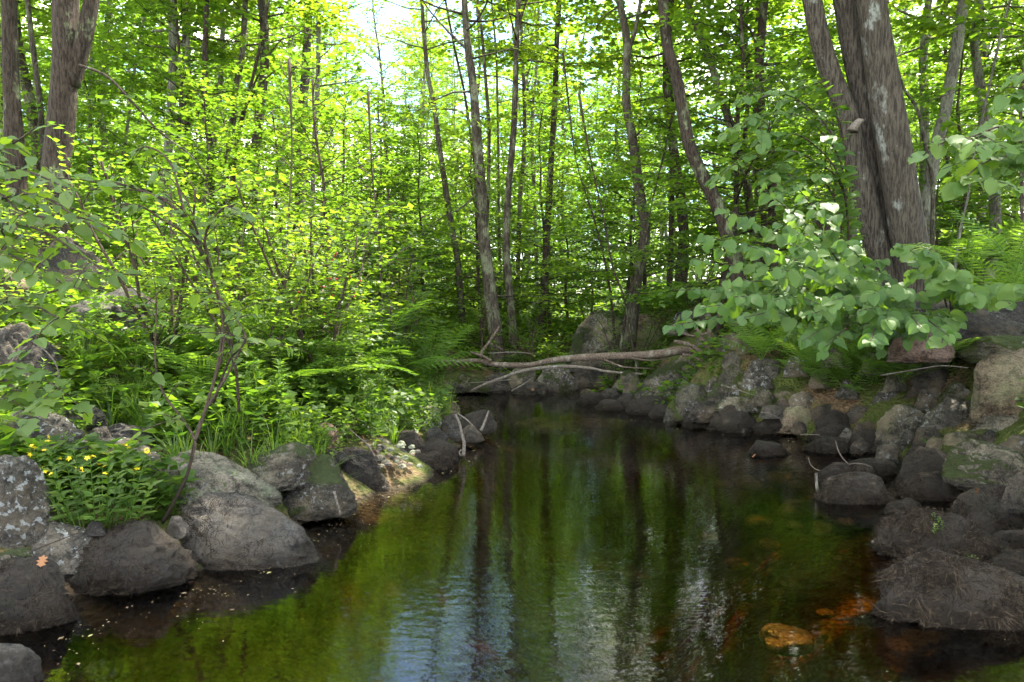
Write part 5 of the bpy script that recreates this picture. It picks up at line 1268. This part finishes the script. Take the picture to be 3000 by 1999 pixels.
def fern(px, py, d, size, n, label, group=None, face=None, small=False, lift=.6, onground=True):
    p = P(px, py, d)
    if onground:
        h_ = stone_hit(px, py)
        if h_ is not None: size *= min(1.25, h_[1] / d) * 1.35; p = np.array(h_); p[2] += .10 if px < 1400 else .03
    root = empty('fern', p); tag(root, label, 'fern', group)
    a0 = random.uniform(0, 6.28)
    for k in range(n):
        az = a0 + k * 6.283 / n + random.uniform(-.3, .3)
        if face is not None: az = R(face) + random.uniform(-1.1, 1.1)
        o = link('frond', (FRS if small else FR)[random.randrange(2 if small else 3)], root)
        o.rotation_euler = (random.uniform(.45, 1.1) * lift + .1, random.uniform(-.25, .25), az)
        s = size * random.uniform(.7, 1.15); o.scale = (s, s, s)
    return root
# on the left bank in the sun
for k, (x, y, d, s, n, lab) in enumerate([(790, 1120, 6.2, .75, 9, 'tall sunlit fern highest in the left bank thicket'), (860, 1080, 6.6, .8, 9, 'sunlit fern with yellowish fronds under the berry shrub'), (940, 1050, 7.2, .75, 8, 'sunlit fern beyond the tallest one'), (700, 1140, 5.8, .6, 8, 'fern beside the stems of the arching sapling'),
     (1020, 1140, 7.0, .75, 9, 'fern whose fronds fan out above the spit boulders'), (960, 1170, 6.3, .6, 8, 'low fern behind the pinkish boulder'), (1240, 1120, 9.3, .8, 8, 'fern at the tip of the left bank reaching toward the log'), (1110, 1100, 8.2, .8, 8, 'fern in the grass near the tip of the left bank'),
     (600, 1180, 5.2, .5, 7, 'fern deep in the shade behind the sapling fork'), (830, 1190, 5.6, .55, 7, 'bright fern above the arching grass'), (1180, 1140, 8.6, .7, 8, 'fern standing above the sloping grey boulder'), (1060, 1040, 8.4, .7, 8, 'fern behind the fan shaped one'),
     (520, 1130, 5.4, .5, 7, 'fern between tall herbs on the left bank'), (900, 1130, 6.2, .6, 7, 'fern half hidden by lance leaved herbs'), (-10, 1320, 3.7, .34, 5, 'pale fern frond cluster poking in at the left edge over the lichened boulders')]):
    fern(x, y, d, s, n, lab, lift=.75)
# on the right bank
for x, y, d, s, n, lab in [(2230, 1060, 7.6, .5, 9, 'bright green fern beside the upright grey boulder'), (2290, 1050, 7.3, .45, 8, 'fern right next to the brightest right bank fern'), (2360, 1100, 7.0, .4, 7, 'small fern under the drooping broad leaves'), (2460, 1110, 6.8, .5, 8, 'fern in the middle of the right bank'),
     (2540, 1060, 6.6, .5, 8, 'fern under the broad leaved bush near the bare twig'), (2620, 1085, 6.4, .5, 8, 'fern above the lichen spotted boulder'), (2690, 1090, 6.2, .4, 7, 'fern at the end of the bare twig'), (2420, 1150, 6.9, .45, 8, 'lowest fern hanging over the blocky boulder'),
     (2480, 1170, 6.7, .4, 7, 'fern sprouting just above the waterline stones'), (2340, 1120, 7.3, .35, 7, 'little fern on the moss blanketed boulder'), (2330, 1000, 7.4, .5, 7, 'shaded fern behind the drooping leaves'), (2640, 1130, 6.4, .35, 6, 'tiny fern beside the small speckled boulder'),
     (2780, 1080, 6.0, .4, 7, 'fern beside the mossy ledge stone'), (2900, 850, 6.6, .75, 8, 'large arching fern at the bank top near the right edge'), (2980, 800, 6.4, .8, 8, 'large fern cut by the right edge'), (2840, 790, 7.4, .8, 8, 'tall fern behind the three stemmed tree'), (2960, 900, 6.0, .5, 6, 'fern hanging over the rotten ledge'), (2260, 980, 7.8, .5, 8, 'fern half under the left end of the broad leaved bush'), (2400, 1030, 7.2, .5, 8, 'fern below the middle of the broad leaved bush'), (2560, 1135, 6.6, .45, 8, 'fern just below the bare twig'), (2500, 1130, 6.8, .45, 8, 'fern on the mossy slope above the blocky boulder'), (2440, 1120, 6.9, .4, 8, 'fern in the heart of the right bank ferns')]:
    fern(x, y, d, s, n, lab, lift=.85)
# in the hollow behind the log
for k in range(34):
    y = random.uniform(12.2, 17); x = random.uniform(-.12, .42) * y
    if any(abs(x - a) < b_ and abs(y - c) < d_ for a, c, b_, d_ in NOR): continue
    r_ = fern(0, 0, 5, .75, 7, 'dark green fern in the hollow behind the fallen log', 'ferns in the hollow behind the log', small=True, onground=False); r_.location = (x, y, H1(x, y))
for k in range(30):
    y = random.uniform(6.5, 13); x = random.uniform(-.62, -.12) * y
    if float(sdist(x, y)) < .5 or any(abs(x - a) < b_ and abs(y - c) < d_ for a, c, b_, d_ in NOR): continue
    r_ = fern(0, 0, 5, .65, 6, 'feathery fern mixed into the thicket of the left bank', 'ferns scattered in the left bank thicket', small=True, onground=False); r_.location = (x, y, H1(x, y))

# ------------------------------------------------------------------ herbs
def herb_kind(name, label, cat, h, nst, nl, lsz, tpl, mat, seed, spread=.08, whorl=2):
    r = np.random.default_rng(seed); root = empty(name); tag(root, label, cat); T, Lf = MB(), MB()
    pos, dv, up, sz = [], [], [], []
    for s in range(nst):
        b = r.normal(size=2) * spread; top = b + r.normal(size=2) * .16 * h; hh = h * r.uniform(.6, 1.1)
        q = smooth_path(np.array([(b[0], b[1], -.03), ((b[0] + top[0]) / 2 + r.normal() * .02, (b[1] + top[1]) / 2, hh * .55), (top[0], top[1], hh)]), 7)
        T.tube(q, np.linspace(.0035, .0015, 7), 3, .4)
        for k in range(nl):
            t = .18 + .82 * k / nl; p = np.array([np.interp(t, np.linspace(0, 1, 7), q[:, a]) for a in range(3)]); az = k * 1.57 + r.uniform(-.4, .4)
            for w in range(whorl):
                a = az + w * 6.283 / whorl
                pos.append(p); dv.append((math.cos(a), math.sin(a), .25 + .5 * t + r.normal() * .15)); sz.append(lsz * r.uniform(.6, 1.1) * (1.1 - .45 * t))
    dv = np.array(dv); dv /= np.linalg.norm(dv, axis=1)[:, None]
    scatter(Lf, tpl, np.array(pos), frames(dv, np.array([0, 0, 1.]), .2), np.array(sz), np.clip(r.normal(size=len(pos)) * .2 + .5, 0, 1))
    a = T.build('stem', mat, root); b_ = Lf.build('foliage', mat, root, False); kids[root.name] = [a, b_]
    return root
HERB = [herb_kind('herb', '', 'herb', .62, 6, 13, .115, LANCE, L_GRASS, 1), herb_kind('herb', '', 'herb', .48, 7, 10, .085, ovate(.42, 4, .1), L_SHRUB, 2), herb_kind('herb', '', 'herb', .36, 8, 7, .07, ovate(.6, 4), L_SHRUB, 3, .1), herb_kind('herb', '', 'herb', .75, 5, 14, .10, LANCE, L_SHRUB, 4)]
hn = 0; hp = []
def herb_at(x, y, i, s, label, group):
    return place(HERB[i], x, y, s, label, group)
names = ['tall lance leaved herb', 'leafy herb with pointed leaves', 'low round leaved herb', 'very tall narrow leaved herb']
for t_ in range(9000):
    if hn >= 290: break
    y = 4.1 + 7.5 * random.random() ** 1.2; x = random.uniform(-.80, -.1) * y; sd = float(sdist(x, y))
    if sd < .32 or sd > 5: continue
    if any(abs(x - a) < b_ * .95 and abs(y - c) < d_ * .95 for a, c, b_, d_ in NOR): continue
    if any((x - a) ** 2 + (y - c) ** 2 < .035 for a, c in hp): continue
    hp.append((x, y)); i = random.choice([0, 0, 1, 2, 3]) if sd > .8 else random.choice([0, 1, 2])
    sc = random.uniform(.6, 1.0) * (.7 if y < 5 else 1.0)
    wh = 'near the gravel spit' if x > -2.1 and y > 5 else 'behind the left bank boulders' if y < 6.2 else 'in the thicket of the left bank'
    herb_at(x, y, i, sc, f'{names[i]} {wh}', f'clumps of {names[i]} {wh}'); hn += 1
for t_ in range(2000):
    if hn >= 350: break
    y = 5.5 + 9 * random.random(); x = random.uniform(.15, .8) * y; sd = float(sdist(x, y))
    if sd < 1.0 or sd > 4.5: continue
    if any(abs(x - a) < b_ * .95 and abs(y - c) < d_ * .95 for a, c, b_, d_ in NOR): continue
    hp.append((x, y)); i = random.choice([1, 2, 2]); herb_at(x, y, i, random.uniform(.4, .8), f'{names[i]} on top of the right bank', f'clumps of {names[i]} on top of the right bank'); hn += 1

# ground cover nobody could count
gc = MB(); n = 30000
yy = 4.0 + 26 * rng.random(n) ** 1.5; xx = rng.uniform(-.85, .85, n) * yy; sd = sdist(xx, yy)
kk = (sd > .45) & (vnoise(xx, yy, .9, 21) > -.28)
for a, c, b_, d_ in NOR: kk &= ~((abs(xx - a) < b_ * .9) & (abs(yy - c) < d_ * .9))
kk &= ~((xx > 1) & (yy < 8.5) & (sd < 2.0) & (rng.random(n) < .7))
xx, yy = xx[kk], yy[kk]; zz = Hf(xx, yy); rep = 5
i_ = np.repeat(np.arange(len(xx)), rep); az = rng.uniform(0, 6.28, len(i_)); hh = rng.uniform(.02, .30, len(i_)) * (1 + .02 * yy[i_])
pos = np.stack([xx[i_] + np.cos(az) * .05 * (1 + yy[i_] * .06), yy[i_] + np.sin(az) * .05 * (1 + yy[i_] * .06), zz[i_] + hh], 1)
dv = np.stack([np.cos(az), np.sin(az), rng.uniform(-.2, .6, len(i_))], 1)
scatter(gc, KITE, pos, frames(dv, np.array([0, 0, 1.]), .3), rng.uniform(.05, .095, len(i_)) * (1 + yy[i_] * .03), rng.random(len(i_)))
tag(gc.build('undergrowth', L_UNDER, None, False), 'low leafy ground cover over the forest floor', None, None, 'stuff')
# grass
gb = MB()
def tufts(px0, px1, py0, py1, d0, d1, n, L):
    for _ in range(n):
        p = P(random.uniform(px0, px1), 1200, random.uniform(d0, d1)); x, y = p[0], p[1]
        if float(sdist(x, y)) < .05: continue
        z = H1(x, y); k = 26
        az = rng.uniform(0, 6.28, k); ln = L * rng.uniform(.5, 1.25, k); le = rng.uniform(.2, .75, k)
        for j in range(k):
            d = np.array([math.cos(az[j]), math.sin(az[j]), 0]); w = np.array([-d[1], d[0], 0]) * .0028
            a = np.array([x, y, z]) + d * .03 * rng.random(); pts = [a + d * ln[j] * le[j] * t ** 1.8 + np.array([0, 0, ln[j] * (t - .45 * le[j] * 1.6 * t * t)]) for t in (0, .35, .7, 1)]
            V = [pts[0] - w, pts[0] + w, pts[1] - w * 1.1, pts[1] + w * 1.1, pts[2] - w * .8, pts[2] + w * .8, pts[3]]
            gb.add(V, [(0, 1, 3, 2), (2, 3, 5, 4)], [(4, 5, 6)], rng.random())
tufts(660, 960, 0, 0, 4.6, 5.6, 34, .42); tufts(1180, 1330, 0, 0, 7.8, 9.6, 26, .5); tufts(500, 700, 0, 0, 4.3, 5.0, 10, .35); tufts(240, 520, 0, 0, 4.9, 5.8, 20, .5); tufts(900, 1200, 0, 0, 6.2, 8, 20, .4)
tag(gb.build('grass', L_GRASS, None, False), 'arching blades of long green grass on the left bank', None, None, 'stuff')

# the yellow flowering plant between the rocks
fb = P(300, 1560, 3.72); fr_ = empty('flowering_plant', fb); tag(fr_, 'bushy green plant with small yellow flowers between the lichened boulders', 'plant')
o0 = np.array(fb); T = MB(); WLm = [leaf_mesh('leaf', veined(.34, .15, 0, 21, .2), L_GRASS), leaf_mesh('leaf', veined(.42, .1, 0, 22, .3), L_SHRUB)]
m = NT('yellow_petals'); YEL = m.done(m.pbr((0.75, 0.55, 0.02), .5, None, .3).outputs[0])
fm = MB(); fmv = veined(.5, 0, 0, 3, .1)
for k in range(5):
    a = k * 1.2566; c, s = math.cos(a), math.sin(a); fm.add(fmv[0] @ np.array([[c, s, 0], [-s, c, 0], [0, 0, 1]]), fmv[1])
FLM = fm.mesh('flower', YEL)
from mathutils import Matrix
nl_ = 0
stems_ = [(100, 1320), (140, 1300), (150, 1380), (190, 1345), (215, 1310), (235, 1390), (265, 1350), (290, 1420), (320, 1330), (345, 1390), (370, 1310), (400, 1370), (430, 1330), (455, 1400), (170, 1440), (250, 1460), (330, 1460), (400, 1450), (130, 1440), (480, 1450), (210, 1420), (370, 1430), (300, 1370), (440, 1460)]
for k, (tx, ty) in enumerate(stems_):
    bx_ = 300 + (tx - 300) * .55; a = P(bx_ , 1565, 3.75 + random.uniform(-.12, .12)); e = P(tx, ty, 3.65 + random.uniform(-.2, .25))
    q = np.array([a + (e - a) * t + np.array([0, 0, .02 * math.sin(3.14 * t)]) for t in np.linspace(0, 1, 8)]); T.tube(q - o0, np.linspace(.0035, .0018, 8), 4)
    L = np.linalg.norm(e - a); m_ = max(4, int(L / .042))
    for j in range(m_):
        t = .2 + .8 * j / (m_ - 1); p = a + (e - a) * t; az = j * 1.57 + k
        for w in (0, 3.1416):
            if nl_ >= 300: continue
            y = Vector((math.cos(az + w), math.sin(az + w), .35 + .3 * t + random.uniform(-.2, .2))).normalized(); x = y.cross(Vector((random.uniform(-.2, .2), -.3, 1))).normalized(); z = x.cross(y)
            o = link('leaf', WLm[(j + k) % 2], fr_); nl_ += 1; o.location = p - o0; o.rotation_euler = Matrix((x, y, z)).transposed().to_euler(); s = .085 * random.uniform(.7, 1.15) * (1.1 - .45 * t); o.scale = (s, s, s)
    if ty < 1400 and k % 5 != 4:
        for j in range(3):
            o = link('flower', FLM, fr_); p = e - o0 + rng.normal(size=3) * .018; p[2] += .01; o.location = p; s = .015 * random.uniform(.8, 1.2); o.scale = (s, s, s); o.rotation_euler = (random.uniform(0, 1.2), random.uniform(-.6, .6), random.uniform(0, 6))
T.build('stem', L_GRASS, fr_)

# small leaves lying about
m = NT('dry_oak_leaf'); OAK = m.done(m.pbr((0.22, 0.105, 0.048), .7, None, .2).outputs[0])
m = NT('reddish_leaf'); RLF = m.done(m.pbr((0.36, 0.075, 0.04), .6, None, .2).outputs[0])
om = MB(); _o = [(0, 0), (.14, .12), (.34, .18), (.16, .32), (.42, .48), (.18, .56), (.34, .78), (.1, .8), (0, 1), (-.1, .8), (-.34, .78), (-.18, .56), (-.42, .48), (-.16, .32), (-.34, .18), (-.14, .12)]
om.add([(0, .5, .06)] + [(x, y, .25 * x * x + .12 * (y - .5) ** 2) for x, y in _o], None, [(0, 1 + i, 1 + (i + 1) % 16) for i in range(16)])
oak = om.mesh('oak_leaf', OAK)
def lone(mesh, px, py, d, s, rot, name, cat, label):
    o = link(name, mesh); o.location = P(px, py, d); o.rotation_euler = rot; o.scale = (s, s, s); tag(o, label, cat)
lone(oak, 118, 1662, 3.05, .058, (R(55), R(10), R(20)), 'oak_leaf', 'leaf', 'dry brown oak leaf resting on the mossy corner boulder')
o2 = oak.copy(); o2.materials[0] = RLF
lone(o2, 545, 1708, 3.66, .05, (R(10), 0, R(-100)), 'red_leaf', 'leaf', 'reddish leaf floating between the round dark rock and the smooth grey one')
lone(leaf_mesh('leaf', MAPLE, L_BROAD), 2556, 1396, 5.25, .075, (R(30), R(10), R(60)), 'green_leaf', 'leaf', 'fresh green leaf caught on the broad hairy mound')
lone(leaf_mesh('leaf', MAPLE, L_GRASS), 2712, 1298, 6.1, .06, (R(50), R(10), R(30)), 'green_leaf', 'leaf', 'small yellow green maple leaf on the dark rock of the right bank')
for k_, (px, py, d, s_, lab) in enumerate([(1560, 1145, 10.9, .07, 'brown leaf caught at the far waterline under the log'), (2700, 1062, 6.6, .07, 'curled brown leaf beside the end of the bare twig'), (1068, 1290, 6.0, .05, 'dry leaf beside the long thin tan stick'), (2520, 1335, 6.2, .06, 'brown leaf floating below the rounded hairy rock'),
        (655, 1560, 4.15, .04, 'small curled dead leaf on top of the smooth grey rock'), (2860, 1445, 4.5, .05, 'dead leaf on the smooth brown mounded rock'), (2300, 1000, 7.3, .07, 'dead leaf hanging among the right bank ferns'), (2205, 1340, 6.4, .045, 'leaf afloat beside the lone dark rock')]):
    lone(oak, px, py, d, s_, (R(25 + 20 * (k_ % 3)), R(15 - 9 * (k_ % 4)), R(40 * k_)), 'dead_leaf', 'leaf', lab)
for (px, py, d, lab) in [(2735, 1550, 3.95, 'tiny green sprig growing on the long low hairy rock'), (2835, 1672, 3.65, 'tiny green sprig on the biggest hairy rock'), (1090, 1270, 6.4, 'small leafy herb among the spit stones'), (2210, 1160, 7.9, 'small leafy herb between mossy stones')]:
    h = copy_tree(HERB[2], tuple(P(px, py, d)), random.uniform(0, 6), .28 if px > 2000 else .5, lab, None)
    if 'group' in h: del h['group']

# specks of pollen and bits of leaf afloat along the stones
fl = MB(); k = 0
while k < 900:
    e = random.randrange(3, len(SH) - 4); t = random.random(); q = SH[e] * (1 - t) + SH[e + 1] * t + rng.normal(size=2) * .22
    if float(sdist(q[0], q[1])) > -.03: continue
    s = random.uniform(.004, .013) if random.random() < .93 else random.uniform(.02, .03)
    a = random.uniform(0, 6.28); r0_ = np.array([[math.cos(a), -math.sin(a), 0], [math.sin(a), math.cos(a), 0], [0, 0, 1]])
    fl.add(np.array([(0, -.6, .05), (.35, 0, .12), (0, .6, .05), (-.35, 0, .12)]) @ r0_.T * s + [q[0], q[1], .003], [(0, 1, 2, 3)], None, random.random()); k += 1
m = NT('floating_flecks'); at_ = m.n('ShaderNodeAttribute', attribute_name='tone').outputs['Fac']
tag(fl.build('floating_debris', m.done(m.pbr(m.ramp(at_, [(0, (.10, .06, .03)), (.6, (.30, .22, .12)), (1, (.35, .33, .12))]), .7).outputs[0]), None, False), 'pollen specks and leaf bits floating along the stones', None, None, 'stuff')
